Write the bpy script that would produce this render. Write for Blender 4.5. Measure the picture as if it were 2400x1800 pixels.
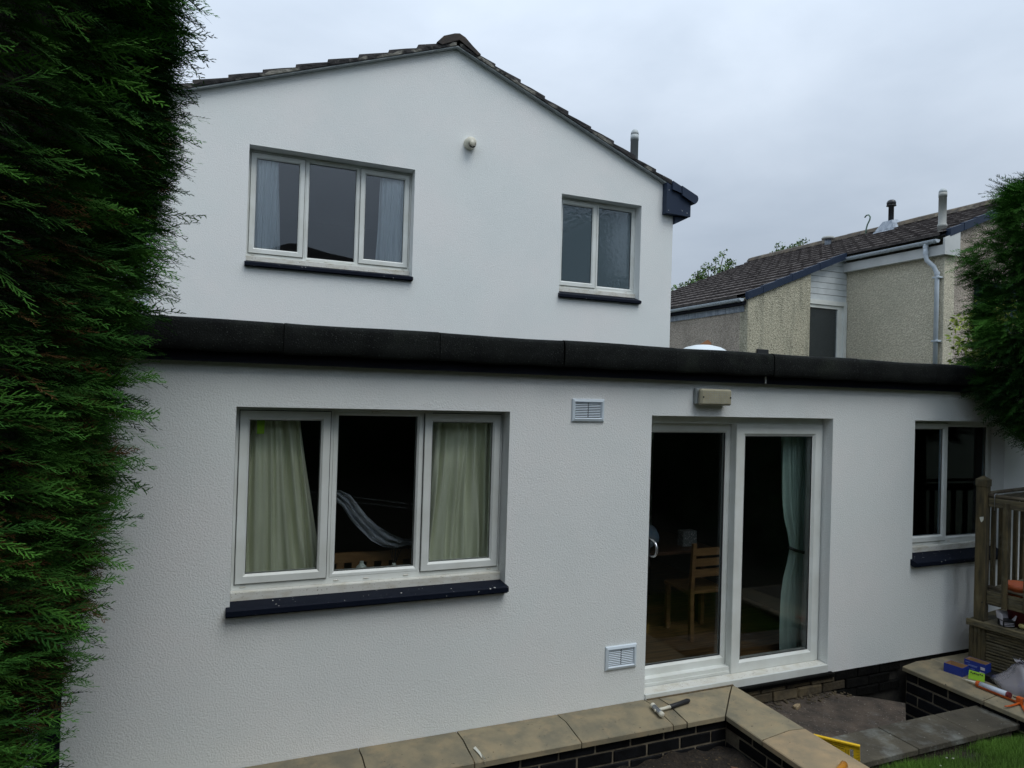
import bpy, math, random
import numpy as np
from mathutils import Vector, Matrix
random.seed(7); rng = np.random.default_rng(7)
C = bpy.context.scene.collection
SC = bpy.context.scene
for o in list(bpy.data.objects): bpy.data.objects.remove(o)

# ------------------------------------------------------------------ camera
EYE = 2.30
cam = bpy.data.cameras.new('camera'); camo = bpy.data.objects.new('camera', cam); C.objects.link(camo)
cam.sensor_width = 36; cam.lens = 36*1595/2400; cam.clip_start = .05; cam.clip_end = 2000
def cam_axes(yaw, pitch, roll):
    f = Vector((math.sin(yaw)*math.cos(pitch), math.cos(yaw)*math.cos(pitch), math.sin(pitch)))
    r = Vector((math.cos(yaw), -math.sin(yaw), 0)); u = r.cross(f)
    return r*math.cos(roll)+u*math.sin(roll), -r*math.sin(roll)+u*math.cos(roll), f
r_, u_, f_ = cam_axes(math.radians(22.333), math.radians(.663), math.radians(1.7185))
camo.matrix_world = Matrix(((r_.x, u_.x, -f_.x, 0), (r_.y, u_.y, -f_.y, 0), (r_.z, u_.z, -f_.z, EYE), (0, 0, 0, 1)))
SC.camera = camo

# ------------------------------------------------------------------ sky and sun
W = bpy.data.worlds.new('World'); SC.world = W; W.use_nodes = True
nt = W.node_tree; nt.nodes.clear(); L = nt.links.new
SUN_EL, SUN_AZ = math.radians(58), math.radians(163)
sky = nt.nodes.new('ShaderNodeTexSky'); sky.sky_type = 'NISHITA'; sky.sun_disc = False
sky.sun_elevation = SUN_EL; sky.sun_rotation = SUN_AZ
tc = nt.nodes.new('ShaderNodeTexCoord')
mp = nt.nodes.new('ShaderNodeMapping'); mp.inputs['Scale'].default_value = (1, 1, 2.2)
n1 = nt.nodes.new('ShaderNodeTexNoise'); n1.inputs['Scale'].default_value = 2.1; n1.inputs['Detail'].default_value = 6; n1.inputs['Roughness'].default_value = .5
n1.inputs['Distortion'].default_value = .3
cr = nt.nodes.new('ShaderNodeValToRGB')
cr.color_ramp.elements[0].position = .30; cr.color_ramp.elements[0].color = (3.60, 4.22, 5.05, 1)
cr.color_ramp.elements[1].position = .72; cr.color_ramp.elements[1].color = (5.35, 6.00, 6.85, 1)
sp = nt.nodes.new('ShaderNodeSeparateXYZ')
ma = nt.nodes.new('ShaderNodeMapRange'); ma.inputs[1].default_value = 0; ma.inputs[2].default_value = .9; ma.inputs[3].default_value = .80; ma.inputs[4].default_value = 3.0
mul = nt.nodes.new('ShaderNodeVectorMath'); mul.operation = 'SCALE'
mix = nt.nodes.new('ShaderNodeMixRGB'); mix.inputs[0].default_value = .93
bg = nt.nodes.new('ShaderNodeBackground'); bg.inputs[1].default_value = .1
wo = nt.nodes.new('ShaderNodeOutputWorld')
L(tc.outputs['Generated'], mp.inputs[0]); L(mp.outputs[0], n1.inputs[0]); L(n1.outputs[0], cr.inputs[0])
L(tc.outputs['Generated'], sp.inputs[0]); L(sp.outputs[2], ma.inputs[0]); L(cr.outputs[0], mul.inputs[0]); L(ma.outputs[0], mul.inputs['Scale'])
L(sky.outputs[0], mix.inputs[1]); L(mul.outputs[0], mix.inputs[2]); L(mix.outputs[0], bg.inputs[0]); L(bg.outputs[0], wo.inputs[0])
sl = bpy.data.lights.new('sun', 'SUN'); sl.energy = 1.5; sl.angle = math.radians(35); sl.color = (1, .98, .93)
so = bpy.data.objects.new('sun', sl); C.objects.link(so)
sd = Vector((math.sin(SUN_AZ)*math.cos(SUN_EL), math.cos(SUN_AZ)*math.cos(SUN_EL), math.sin(SUN_EL)))
so.rotation_euler = sd.to_track_quat('Z', 'Y').to_euler()
SC.view_settings.view_transform = 'Standard'; SC.view_settings.look = 'None'; SC.view_settings.exposure = -.14; SC.view_settings.gamma = 1
SC.view_settings.use_curve_mapping = False
SC.render.engine = 'CYCLES'

# ------------------------------------------------------------------ materials
def srgb(r, g, b):
    f = lambda c: ((c/255+.055)/1.055)**2.4 if c > 10 else c/255/12.92
    return (f(r), f(g), f(b), 1)
def mat(name, col, rough=.7, col2=None, nscale=8, ndetail=5, stretch=(1, 1, 1), bump=0, bscale=60, bdist=.004, metal=0, spec=.5,
        speck=None, speck_scale=120, speck_cut=.68, rnd=0, attr=None, lo=.35, hi=.65, emit=0, dirt=None, dirt_scale=2, dirt_cut=(.52, .7), dirt_stretch=(1, 1, 1)):
    m = bpy.data.materials.new(name); m.use_nodes = True; t = m.node_tree; N = t.nodes; K = t.links.new
    b = N['Principled BSDF']; b.inputs['Roughness'].default_value = rough; b.inputs['Metallic'].default_value = metal
    b.inputs['Specular IOR Level'].default_value = spec
    col = tuple(col)[:3]+(1,)
    geo = N.new('ShaderNodeNewGeometry')
    def noise(scale, detail, st=(1, 1, 1), rg=.55):
        mpp = N.new('ShaderNodeMapping'); mpp.inputs['Scale'].default_value = st
        if st == (1, 1, 1): mpp.inputs['Rotation'].default_value = (.63, .41, .87)
        K(geo.outputs['Position'], mpp.inputs[0])
        n = N.new('ShaderNodeTexNoise'); n.inputs['Scale'].default_value = scale; n.inputs['Detail'].default_value = detail; n.inputs['Roughness'].default_value = rg
        K(mpp.outputs[0], n.inputs[0]); return n.outputs[0]
    def rampf(src, a, bb):
        r = N.new('ShaderNodeMapRange'); r.inputs[1].default_value = a; r.inputs[2].default_value = bb; K(src, r.inputs[0]); return r.outputs[0]
    def mx(fac, a, c2, mode='MIX'):
        x = N.new('ShaderNodeMixRGB'); x.blend_type = mode
        if isinstance(fac, (int, float)): x.inputs[0].default_value = fac
        else: K(fac, x.inputs[0])
        for i, v in ((1, a), (2, c2)):
            if isinstance(v, tuple): x.inputs[i].default_value = v
            else: K(v, x.inputs[i])
        return x.outputs[0]
    cur = col
    if attr:
        at = N.new('ShaderNodeAttribute'); at.attribute_name = attr; cur = at.outputs['Color']
    if col2 is not None: cur = mx(rampf(noise(nscale, ndetail, stretch), lo, hi), cur, tuple(col2)[:3]+(1,))
    if dirt is not None: cur = mx(rampf(noise(dirt_scale, 6, dirt_stretch, .65), *dirt_cut), cur, tuple(dirt)[:3]+(1,))
    if speck is not None: cur = mx(rampf(noise(speck_scale, 2), speck_cut, speck_cut+.04), cur, tuple(speck)[:3]+(1,))
    if rnd:
        oi = N.new('ShaderNodeObjectInfo'); r = N.new('ShaderNodeMapRange'); r.inputs[3].default_value = 1-rnd; r.inputs[4].default_value = 1+rnd
        K(oi.outputs['Random'], r.inputs[0]); v = N.new('ShaderNodeVectorMath'); v.operation = 'SCALE'
        if isinstance(cur, tuple): v.inputs[0].default_value = cur[:3]
        else: K(cur, v.inputs[0])
        K(r.outputs[0], v.inputs['Scale']); cur = v.outputs[0]
    if isinstance(cur, tuple): b.inputs['Base Color'].default_value = cur
    else: K(cur, b.inputs['Base Color'])
    if bump:
        bn = N.new('ShaderNodeBump'); bn.inputs['Strength'].default_value = bump; bn.inputs['Distance'].default_value = bdist
        K(noise(bscale, 4, stretch if stretch != (1, 1, 1) else (1, 1, 1), .6), bn.inputs['Height']); K(bn.outputs[0], b.inputs['Normal'])
    if emit:
        b.inputs['Emission Strength'].default_value = emit; b.inputs['Emission Color'].default_value = col
    m.diffuse_color = col
    return m
def glass_mat(name, tint=(.8, .84, .83), ior=1.75, bump=0, rough=0.0, milk=0, milkcol=(.30, .36, .38)):
    m = bpy.data.materials.new(name); m.use_nodes = True; t = m.node_tree; N = t.nodes; K = t.links.new; N.clear()
    out = N.new('ShaderNodeOutputMaterial'); tr = N.new('ShaderNodeBsdfTransparent'); tr.inputs[0].default_value = (*tint, 1)
    gl = N.new('ShaderNodeBsdfGlossy'); gl.inputs['Roughness'].default_value = rough; gl.inputs[0].default_value = (.9, .95, 1, 1)
    fr = N.new('ShaderNodeFresnel'); fr.inputs[0].default_value = ior
    mx = N.new('ShaderNodeMixShader')
    geo = N.new('ShaderNodeNewGeometry'); n = N.new('ShaderNodeTexNoise')
    n.inputs['Scale'].default_value = 22 if bump > .1 else 1.6; K(geo.outputs['Position'], n.inputs[0])
    bn = N.new('ShaderNodeBump'); bn.inputs['Strength'].default_value = bump or .03; bn.inputs['Distance'].default_value = .01 if bump else .02
    K(n.outputs[0], bn.inputs['Height']); K(bn.outputs[0], gl.inputs['Normal'])
    base = tr
    if milk:
        df = N.new('ShaderNodeBsdfDiffuse'); df.inputs[0].default_value = (*milkcol, 1); m2 = N.new('ShaderNodeMixShader'); m2.inputs[0].default_value = milk
        K(tr.outputs[0], m2.inputs[1]); K(df.outputs[0], m2.inputs[2]); base = m2
    K(fr.outputs[0], mx.inputs[0]); K(base.outputs[0], mx.inputs[1]); K(gl.outputs[0], mx.inputs[2]); K(mx.outputs[0], out.inputs[0])
    return m

M = {}
M['render'] = mat('white_render', (.765, .80, .785), .93, col2=(.80, .805, .79), nscale=1.1, bump=.62, bscale=98, bdist=.0075, spec=.15,
                  dirt=(.73, .765, .755), dirt_scale=.9, dirt_cut=(.45, .75))
M['upvc'] = mat('white_upvc', (.73, .76, .735), .42, col2=(.64, .66, .62), nscale=4, spec=.35)
M['upvc_dirty'] = mat('weathered_upvc', (.66, .66, .61), .5, col2=(.5, .47, .38), nscale=9, stretch=(1, 1, 3), lo=.45, hi=.75, speck=(.2, .17, .12), speck_scale=90, speck_cut=.66)
M['gasket'] = mat('black_gasket', (.012, .012, .014), .6)
M['navy'] = mat('navy_paint', (.0035, .006, .014), .65, spec=.12, col2=(.005, .008, .017), nscale=14, bump=.2, bscale=50, bdist=.002, speck=(.55, .55, .52), speck_scale=40, speck_cut=.705)
M['navy_clean'] = mat('navy_plastic', (.015, .026, .052), .55, spec=.22, col2=(.020, .033, .06), nscale=4)
M['felt'] = mat('mineral_felt', (.006, .007, .007), .97, spec=.15, col2=(.013, .015, .014), nscale=5, bump=1, bscale=120, bdist=.008, speck=(.05, .057, .053), speck_scale=120, speck_cut=.64,
                dirt=(.026, .032, .024), dirt_scale=3, dirt_cut=(.55, .8))
M['fascia'] = mat('dark_fascia', (.005, .006, .011), .7, spec=.15)
M['tile'] = mat('old_roof_tile', (.028, .028, .032), .9, col2=(.06, .055, .052), nscale=9, bump=.8, bscale=45, bdist=.008, rnd=.25, speck=(.42, .42, .39), speck_scale=19, speck_cut=.70)
M['ridge'] = mat('ridge_tile', (.055, .043, .035), .9, col2=(.03, .028, .027), nscale=12, bump=.8, bscale=50, bdist=.006, speck=(.4, .4, .37), speck_scale=22, speck_cut=.70)
M['mortar'] = mat('verge_mortar', (.27, .26, .225), .95, col2=(.035, .034, .034), nscale=2.6, bump=1, bscale=30, bdist=.015, lo=.46, hi=.52)
M['undercloak'] = mat('undercloak', (.23, .26, .27), .8, col2=(.34, .37, .37), nscale=12)
M['grey_pvc'] = mat('grey_pvc', (.42, .46, .47), .5, col2=(.38, .42, .43), nscale=5)
M['grey_pvc_old'] = mat('faded_grey_pvc', (.30, .31, .295), .6, col2=(.37, .38, .35), nscale=6, bump=.1)
M['pipe_blue'] = mat('light_grey_gutter', (.52, .58, .63), .42, col2=(.43, .49, .54), nscale=5)
M['nbtile'] = mat('concrete_tile', (.060, .050, .048), .95, col2=(.125, .108, .10), nscale=6, bump=.8, bscale=50, bdist=.008, rnd=.09, speck=(.30, .28, .25), speck_scale=28, speck_cut=.69)
M['harl'] = mat('cream_roughcast', (.66, .62, .49), .97, col2=(.50, .46, .35), nscale=42, ndetail=3, bump=1, bscale=38, bdist=.035, lo=.45, hi=.55,
                dirt=(.42, .405, .31), dirt_scale=1.3, dirt_cut=(.5, .85), speck=(.11, .10, .08), speck_scale=40, speck_cut=.72)
M['harl_stained'] = mat('stained_roughcast', (.57, .54, .41), .97, col2=(.41, .385, .285), nscale=42, ndetail=3, bump=1, bscale=38, bdist=.035, lo=.45, hi=.55,
                dirt=(.19, .19, .145), dirt_scale=3.0, dirt_stretch=(1.6, 1.6, .22), dirt_cut=(.5, .78), speck=(.08, .075, .06), speck_scale=40, speck_cut=.64)
M['harl_pink'] = mat('pinkish_roughcast', (.55, .48, .40), .97, col2=(.38, .33, .275), nscale=42, ndetail=3, bump=1, bscale=38, bdist=.035, lo=.45, hi=.55,
                dirt=(.17, .155, .12), dirt_scale=1.8, dirt_stretch=(1, 1, .4), dirt_cut=(.5, .8), speck=(.09, .08, .065), speck_scale=40, speck_cut=.64)
M['white_wood'] = mat('peeling_white_paint', (.56, .58, .57), .6, col2=(.47, .49, .48), nscale=3, speck=(.16, .14, .12), speck_scale=13, speck_cut=.70)
M['white_board'] = mat('white_boards', (.60, .64, .65), .5, col2=(.50, .54, .55), nscale=5)
M['lead'] = mat('lead_flashing', (.16, .19, .23), .45, col2=(.30, .34, .38), nscale=9, stretch=(1, 2, .5), bump=.6, bscale=14, bdist=.02, metal=.35)
M['coping'] = mat('sandstone_coping', (.27, .225, .14), .85, col2=(.165, .15, .105), nscale=6, ndetail=8, bump=.35, bscale=60, bdist=.004, rnd=.16,
                dirt=(.30, .235, .14), dirt_scale=7, dirt_cut=(.5, .72), speck=(.03, .028, .02), speck_scale=48, speck_cut=.71)
M['coping_mortar'] = mat('coping_mortar', (.15, .11, .06), .95, col2=(.08, .06, .035), nscale=40)
M['brick'] = mat('black_engineering_brick', (.006, .006, .007), .7, col2=(.011, .012, .014), nscale=9, bump=.5, bscale=40, bdist=.006, rnd=.4,
                dirt=(.06, .064, .068), dirt_scale=5, dirt_cut=(.64, .86), spec=.15)
M['brick_mortar'] = mat('buff_mortar', (.22, .185, .13), .95, col2=(.12, .10, .07), nscale=14, bump=.7, bscale=60)
M['plinth'] = mat('worn_common_brick', (.115, .088, .048), .92, col2=(.055, .045, .030), nscale=7, bump=1, bscale=32, bdist=.012, rnd=.35,
                  dirt=(.16, .125, .065), dirt_scale=6, dirt_cut=(.55, .75))
M['plinth_mortar'] = mat('plinth_mortar', (.03, .027, .02), .95, col2=(.012, .011, .01), nscale=20, bump=1, bscale=30)
M['bitumen'] = mat('bitumen_painted_brick', (.004, .004, .004), .85, spec=.1, col2=(.008, .008, .007), nscale=12, bump=1, bscale=40, bdist=.01)
M['concrete'] = mat('worn_concrete', (.105, .080, .060), .95, col2=(.045, .036, .029), nscale=7, ndetail=8, bump=1, bscale=34, bdist=.02,
                    dirt=(.125, .12, .11), dirt_scale=4, dirt_cut=(.58, .8), speck=(.26, .235, .20), speck_scale=62, speck_cut=.665)
M['slab'] = mat('paving_slab', (.10, .088, .062), .93, col2=(.05, .044, .032), nscale=3.5, bump=.8, bscale=45, bdist=.008, rnd=.12,
                dirt=(.19, .20, .185), dirt_scale=2.6, dirt_cut=(.55, .74), speck=(.30, .30, .27), speck_scale=40, speck_cut=.71)
M['soil'] = mat('soil', (.030, .021, .013), .98, col2=(.012, .009, .006), nscale=30, bump=1, bscale=36, bdist=.03, speck=(.12, .085, .04), speck_scale=48, speck_cut=.66)
M['earth'] = mat('lawn_earth', (.020, .028, .010), .98, col2=(.03, .022, .012), nscale=14, bump=1, bscale=30, bdist=.02)
M['ground'] = mat('ground', (.045, .06, .03), .98, col2=(.03, .045, .02), nscale=.5)
M['grass'] = mat('grass', (.05, .12, .02), .7, attr='tint')
M['foliage'] = mat('foliage', (.04, .1, .03), .85, attr='tint', spec=.06)
M['inner'] = mat('shaded_twigs', (.010, .008, .005), 1, col2=(.022, .016, .008), nscale=16, bump=1, bscale=18, bdist=.1)  # twig brown taken near black: shade between the sprays is in the colour
M['bark'] = mat('bark', (.06, .045, .032), .95, col2=(.03, .024, .018), nscale=10, stretch=(1, 1, .2), bump=1, bscale=30)
M['wood'] = mat('weathered_decking', (.105, .080, .034), .88, col2=(.034, .029, .014), nscale=9, stretch=(3, 3, .5), bump=.6, bscale=70, bdist=.004, rnd=.14,
                dirt=(.15, .14, .09), dirt_scale=5, dirt_cut=(.55, .8), speck=(.02, .018, .01), speck_scale=30, speck_cut=.70)
M['wood_h'] = mat('weathered_rail', (.125, .103, .052), .88, col2=(.038, .033, .019), nscale=14, stretch=(.6, .6, 5), bump=.7, bscale=60, bdist=.004, rnd=.14,
                dirt=(.17, .155, .11), dirt_scale=7, dirt_cut=(.55, .8), dirt_stretch=(.6, .6, 3), speck=(.025, .02, .012), speck_scale=30, speck_cut=.70)
M['cane'] = mat('weathered_cane', (.15, .125, .085), .8, col2=(.07, .055, .035), nscale=12, bump=.4)
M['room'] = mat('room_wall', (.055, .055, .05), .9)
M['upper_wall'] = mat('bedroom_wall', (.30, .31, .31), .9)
M['room_floor'] = mat('oak_floor', (.26, .15, .06), .5, col2=(.11, .065, .03), nscale=3, stretch=(1, 9, 1))
M['oak'] = mat('oak', (.25, .14, .055), .5, col2=(.17, .09, .035), nscale=5, stretch=(1, 4, 6))
M['dark_wood'] = mat('dark_table', (.07, .035, .02), .4, col2=(.04, .02, .012), nscale=5, stretch=(1, 8, 1))
M['curtain_green'] = mat('pale_green_curtain', (.80, .82, .66), .9, col2=(.66, .69, .53), nscale=6, stretch=(1, 1, .3))
M['curtain_sage'] = mat('sage_curtain', (.50, .66, .60), .8, col2=(.40, .54, .49), nscale=6, stretch=(1, 1, .3))
M['curtain_white'] = mat('white_net_curtain', (.86, .90, .90), .9, col2=(.74, .80, .82), nscale=6, stretch=(1, 1, .2))
M['sheeting'] = mat('translucent_sheeting', (.42, .46, .52), .35, col2=(.26, .29, .35), nscale=9, bump=.8, bscale=22, bdist=.03)
M['speckled'] = mat('speckled_box', (.16, .17, .17), .7, speck=(.5, .5, .48), speck_scale=70, speck_cut=.58)
M['lime'] = mat('lime_label', (.30, .55, .02), .6)
M['ceramic'] = mat('pale_ceramic', (.62, .70, .66), .3)
M['clear_glass'] = glass_mat('clear_window_glass', ior=1.28, tint=(.98, .99, .975))
M['upper_glass'] = glass_mat('reflective_window_glass', ior=1.62, tint=(.95, .97, .98))
M['obscure_glass'] = glass_mat('obscure_glass', ior=1.62, bump=.16, rough=.10, milk=.26, milkcol=(.28, .38, .44))
M['lamp_lens'] = mat('yellowed_lamp_lens', (.36, .34, .25), .3, col2=(.30, .28, .20), nscale=12)
M['lamp_body'] = mat('grey_lamp_body', (.30, .33, .33), .6)
M['vent'] = mat('white_vent_plastic', (.62, .70, .76), .4)
M['dark'] = mat('dark_void', (.006, .006, .007), .9)
M['extract'] = mat('yellowed_plastic', (.58, .56, .46), .5, dirt=(.25, .2, .12), dirt_scale=20, dirt_cut=(.6, .8))
M['steel'] = mat('steel', (.40, .42, .45), .3, metal=.9, col2=(.3, .32, .35), nscale=30)
M['chrome'] = mat('brushed_handle', (.5, .52, .55), .25, metal=.9)
M['nylon'] = mat('cream_nylon', (.62, .60, .50), .5, dirt=(.3, .26, .18), dirt_scale=40, dirt_cut=(.6, .75))
M['rubber'] = mat('black_rubber', (.010, .011, .014), .6, bump=.3, bscale=200)
M['yellow'] = mat('yellow_plastic', (.80, .50, .015), .45, dirt=(.55, .33, .02), dirt_scale=14, dirt_cut=(.55, .8))
M['print'] = mat('black_print', (.02, .018, .015), .6)
M['amber'] = mat('varnished_handle', (.50, .22, .02), .35, col2=(.38, .15, .015), nscale=12, stretch=(2, 2, 8), dirt=(.12, .06, .02), dirt_scale=30, dirt_cut=(.62, .8))
M['blue_card'] = mat('blue_card', (.012, .030, .22), .5, col2=(.015, .04, .27), nscale=8)
M['brown_card'] = mat('brown_card', (.33, .20, .09), .85)
M['label_white'] = mat('white_label', (.55, .53, .58), .6)
M['text_blue'] = mat('pale_print', (.25, .32, .6), .6)
M['green_pack'] = mat('lime_packet', (.27, .52, .03), .5)
M['orange'] = mat('orange_metal', (.55, .10, .012), .4, dirt=(.25, .05, .01), dirt_scale=18, dirt_cut=(.55, .75))
M['cartridge'] = mat('white_cartridge', (.50, .56, .64), .4, speck=(.2, .25, .35), speck_scale=60, speck_cut=.66)
M['maroon'] = mat('dark_red_plastic', (.12, .012, .02), .5)
M['bag'] = glass_mat('clear_plastic_bag', tint=(.78, .76, .80), ior=1.5, bump=.4, rough=.25, milk=.32, milkcol=(.62, .58, .62))
M['bag_item'] = mat('blue_wrapper', (.05, .07, .22), .6, dirt=(.4, .36, .12), dirt_scale=12, dirt_cut=(.55, .6))
M['black_plastic'] = mat('black_plastic', (.010, .011, .013), .35)
M['terracotta'] = mat('orange_plastic_pot', (.52, .12, .035), .55, col2=(.45, .10, .03), nscale=8)
M['potato'] = mat('seed_potato', (.36, .22, .12), .8, col2=(.42, .30, .14), nscale=10, rnd=.2)
M['potato_y'] = mat('yellow_bulb', (.42, .38, .14), .7, col2=(.3, .2, .08), nscale=9)
M['skylight'] = mat('opal_dome', (.62, .68, .70), .35)
M['rust'] = mat('broken_tile', (.28, .13, .06), .9)
M['teal_wire'] = mat('green_coated_wire', (.10, .17, .13), .6)
M['leaf_litter'] = mat('dead_leaf', (.11, .055, .03), .9, rnd=.5)
M['petal'] = mat('white_petal', (.72, .70, .64), .7)
M['paint_blob'] = mat('white_paint_splash', (.55, .55, .48), .7)
M['bathroom'] = mat('bathroom_bottle', (.5, .52, .5), .5)
M['far_hedge'] = mat('far_hedge', (.018, .040, .014), .95, col2=(.035, .075, .022), nscale=6, bump=1, bscale=12, bdist=.1)
M['rear_brick'] = mat('rear_render', (.20, .19, .17), .95, col2=(.15, .14, .13), nscale=3)

# ------------------------------------------------------------------ helpers
def tag(o, label=None, cat=None, group=None, kind=None):
    if label: o['label'] = label
    if cat: o['category'] = cat
    if group: o['group'] = group
    if kind: o['kind'] = kind
    return o
def empty(name, loc, label, cat, group=None):
    o = bpy.data.objects.new(name, None); C.objects.link(o); o.location = loc; o.empty_display_size = .1
    return tag(o, label, cat, group)
def wloc(o):
    v = Vector((0, 0, 0))
    while o is not None: v += o.location; o = o.parent
    return v
class MB:
    def __init__(s): s.v = []; s.f = []
    def add(s, v, f):
        n = len(s.v); s.v += [tuple(p) for p in v]; s.f += [tuple(i+n for i in q) for q in f]; return s
    def box(s, x0, x1, y0, y1, z0, z1, ch=0):
        if ch <= 0:
            return s.add([(x0,y0,z0),(x1,y0,z0),(x1,y1,z0),(x0,y1,z0),(x0,y0,z1),(x1,y0,z1),(x1,y1,z1),(x0,y1,z1)],
                     [(0,3,2,1),(4,5,6,7),(0,1,5,4),(1,2,6,5),(2,3,7,6),(3,0,4,7)])
        # chamfered box
        n = len(s.v); V = []; idx = {}
        for sx in (0, 1):
            for sy in (0, 1):
                for sz in (0, 1):
                    for ax in range(3):
                        p = [(x0, x1)[sx], (y0, y1)[sy], (z0, z1)[sz]]
                        for k in range(3):
                            if k != ax: p[k] += ch if (sx, sy, sz)[k] == 0 else -ch
                        idx[(sx, sy, sz, ax)] = len(V); V.append(tuple(p))
        F = []
        for ax in range(3):
            a, b = [k for k in range(3) if k != ax]
            for sd in (0, 1):
                q = []
                for (i, j) in ((0, 0), (1, 0), (1, 1), (0, 1)):
                    t = [0, 0, 0]; t[ax] = sd; t[a] = i; t[b] = j; q.append(idx[(*t, ax)])
                F.append(tuple(q))
        for ax in range(3):
            a, b = [k for k in range(3) if k != ax]
            for i in (0, 1):
                for j in (0, 1):
                    t0 = [0, 0, 0]; t1 = [0, 0, 0]; t0[a] = t1[a] = i; t0[b] = t1[b] = j; t1[ax] = 1
                    F.append((idx[(*t0, a)], idx[(*t1, a)], idx[(*t1, b)], idx[(*t0, b)]))
        for sx in (0, 1):
            for sy in (0, 1):
                for sz in (0, 1): F.append(tuple(idx[(sx, sy, sz, a)] for a in range(3)))
        return s.add(V, F)
    def prism(s, poly, axis, a, b):
        # poly 2D points in the plane normal to axis; x:(y,z) y:(x,z) z:(x,y)
        def P(p, t): return {'x': (t, p[0], p[1]), 'y': (p[0], t, p[1]), 'z': (p[0], p[1], t)}[axis]
        n = len(poly); v = [P(p, a) for p in poly]+[P(p, b) for p in poly]
        return s.add(v, [tuple(range(n)), tuple(range(2*n-1, n-1, -1))]+[(i, (i+1) % n, n+(i+1) % n, n+i) for i in range(n)])
    def tube(s, pts, r, seg=10, cap=True):
        pts = [Vector(p) for p in pts]; n = len(pts); rr = r if isinstance(r, (list, tuple)) else [r]*n
        v = []; up = None
        for i, p in enumerate(pts):
            d = (pts[min(i+1, n-1)]-pts[max(i-1, 0)]).normalized()
            if up is None:
                up = Vector((0, 0, 1)) if abs(d.z) < .9 else Vector((1, 0, 0))
            a = d.cross(up).normalized(); b = a.cross(d).normalized(); up = b
            for k in range(seg):
                t = 2*math.pi*k/seg; v.append(p+(a*math.cos(t)+b*math.sin(t))*rr[i])
        f = [(i*seg+k, i*seg+(k+1) % seg, (i+1)*seg+(k+1) % seg, (i+1)*seg+k) for i in range(n-1) for k in range(seg)]
        if cap: f += [tuple(range(seg))[::-1], tuple((n-1)*seg+k for k in range(seg))]
        return s.add(v, f)
    def lathe(s, prof, c, seg=20, axis='z'):
        v = []
        for r, h in prof:
            for k in range(seg):
                t = 2*math.pi*k/seg; a, b = r*math.cos(t), r*math.sin(t)
                v.append({'z': (c[0]+a, c[1]+b, c[2]+h), 'y': (c[0]+a, c[1]+h, c[2]+b), 'x': (c[0]+h, c[1]+a, c[2]+b)}[axis])
        n = len(prof)
        f = [(i*seg+k, i*seg+(k+1) % seg, (i+1)*seg+(k+1) % seg, (i+1)*seg+k) for i in range(n-1) for k in range(seg)]
        f += [tuple(range(seg))[::-1], tuple((n-1)*seg+k for k in range(seg))]
        return s.add(v, f)
    def loop(s, x0, x1, z0, z1, prof):
        # mitred rectangular frame; prof = (inset, y) points
        v = []
        for ins, y in prof:
            v += [(x0+ins, y, z0+ins), (x1-ins, y, z0+ins), (x1-ins, y, z1-ins), (x0+ins, y, z1-ins)]
        n = len(prof)
        f = [(i*4+k, i*4+(k+1) % 4, ((i+1) % n)*4+(k+1) % 4, ((i+1) % n)*4+k) for i in range(n) for k in range(4)]
        return s.add(v, f)
    def rot(s, ang, c=(0, 0), start=0):
        ca, sa = math.cos(ang), math.sin(ang)
        for i in range(start, len(s.v)):
            x, y, z = s.v[i]; x -= c[0]; y -= c[1]; s.v[i] = (c[0]+x*ca-y*sa, c[1]+x*sa+y*ca, z)
        return s
    def jit(s, a, seed=0):
        r = random.Random(seed); s.v = [(x+r.uniform(-a, a), y+r.uniform(-a, a), z+r.uniform(-a, a)) for x, y, z in s.v]; return s
    def build(s, name, m, parent=None, smooth=False, fixn=True):
        V = np.array(s.v); c = (V.min(0)+V.max(0))/2
        me = bpy.data.meshes.new(name); me.from_pydata((V-c).tolist(), [], s.f); me.update()
        if fixn:
            import bmesh
            bm = bmesh.new(); bm.from_mesh(me); bmesh.ops.recalc_face_normals(bm, faces=bm.faces); bm.to_mesh(me); bm.free()
        if smooth: me.polygons.foreach_set('use_smooth', [True]*len(me.polygons))
        me.materials.append(M[m] if isinstance(m, str) else m)
        o = bpy.data.objects.new(name, me); C.objects.link(o)
        o.parent = parent; o.location = Vector(c)-(wloc(parent) if parent else Vector((0, 0, 0)))
        return o
def share(name, me, loc, parent, rot=None, scale=None):
    o = bpy.data.objects.new(name, me); C.objects.link(o); o.parent = parent; o.location = Vector(loc)-wloc(parent)
    if rot: o.rotation_euler = rot
    if scale: o.scale = scale
    return o
def st(name, mb, m, smooth=False): return tag(mb.build(name, m, None, smooth), kind='structure')
def poly_arch(x0, x1, y, z): pass

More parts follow.
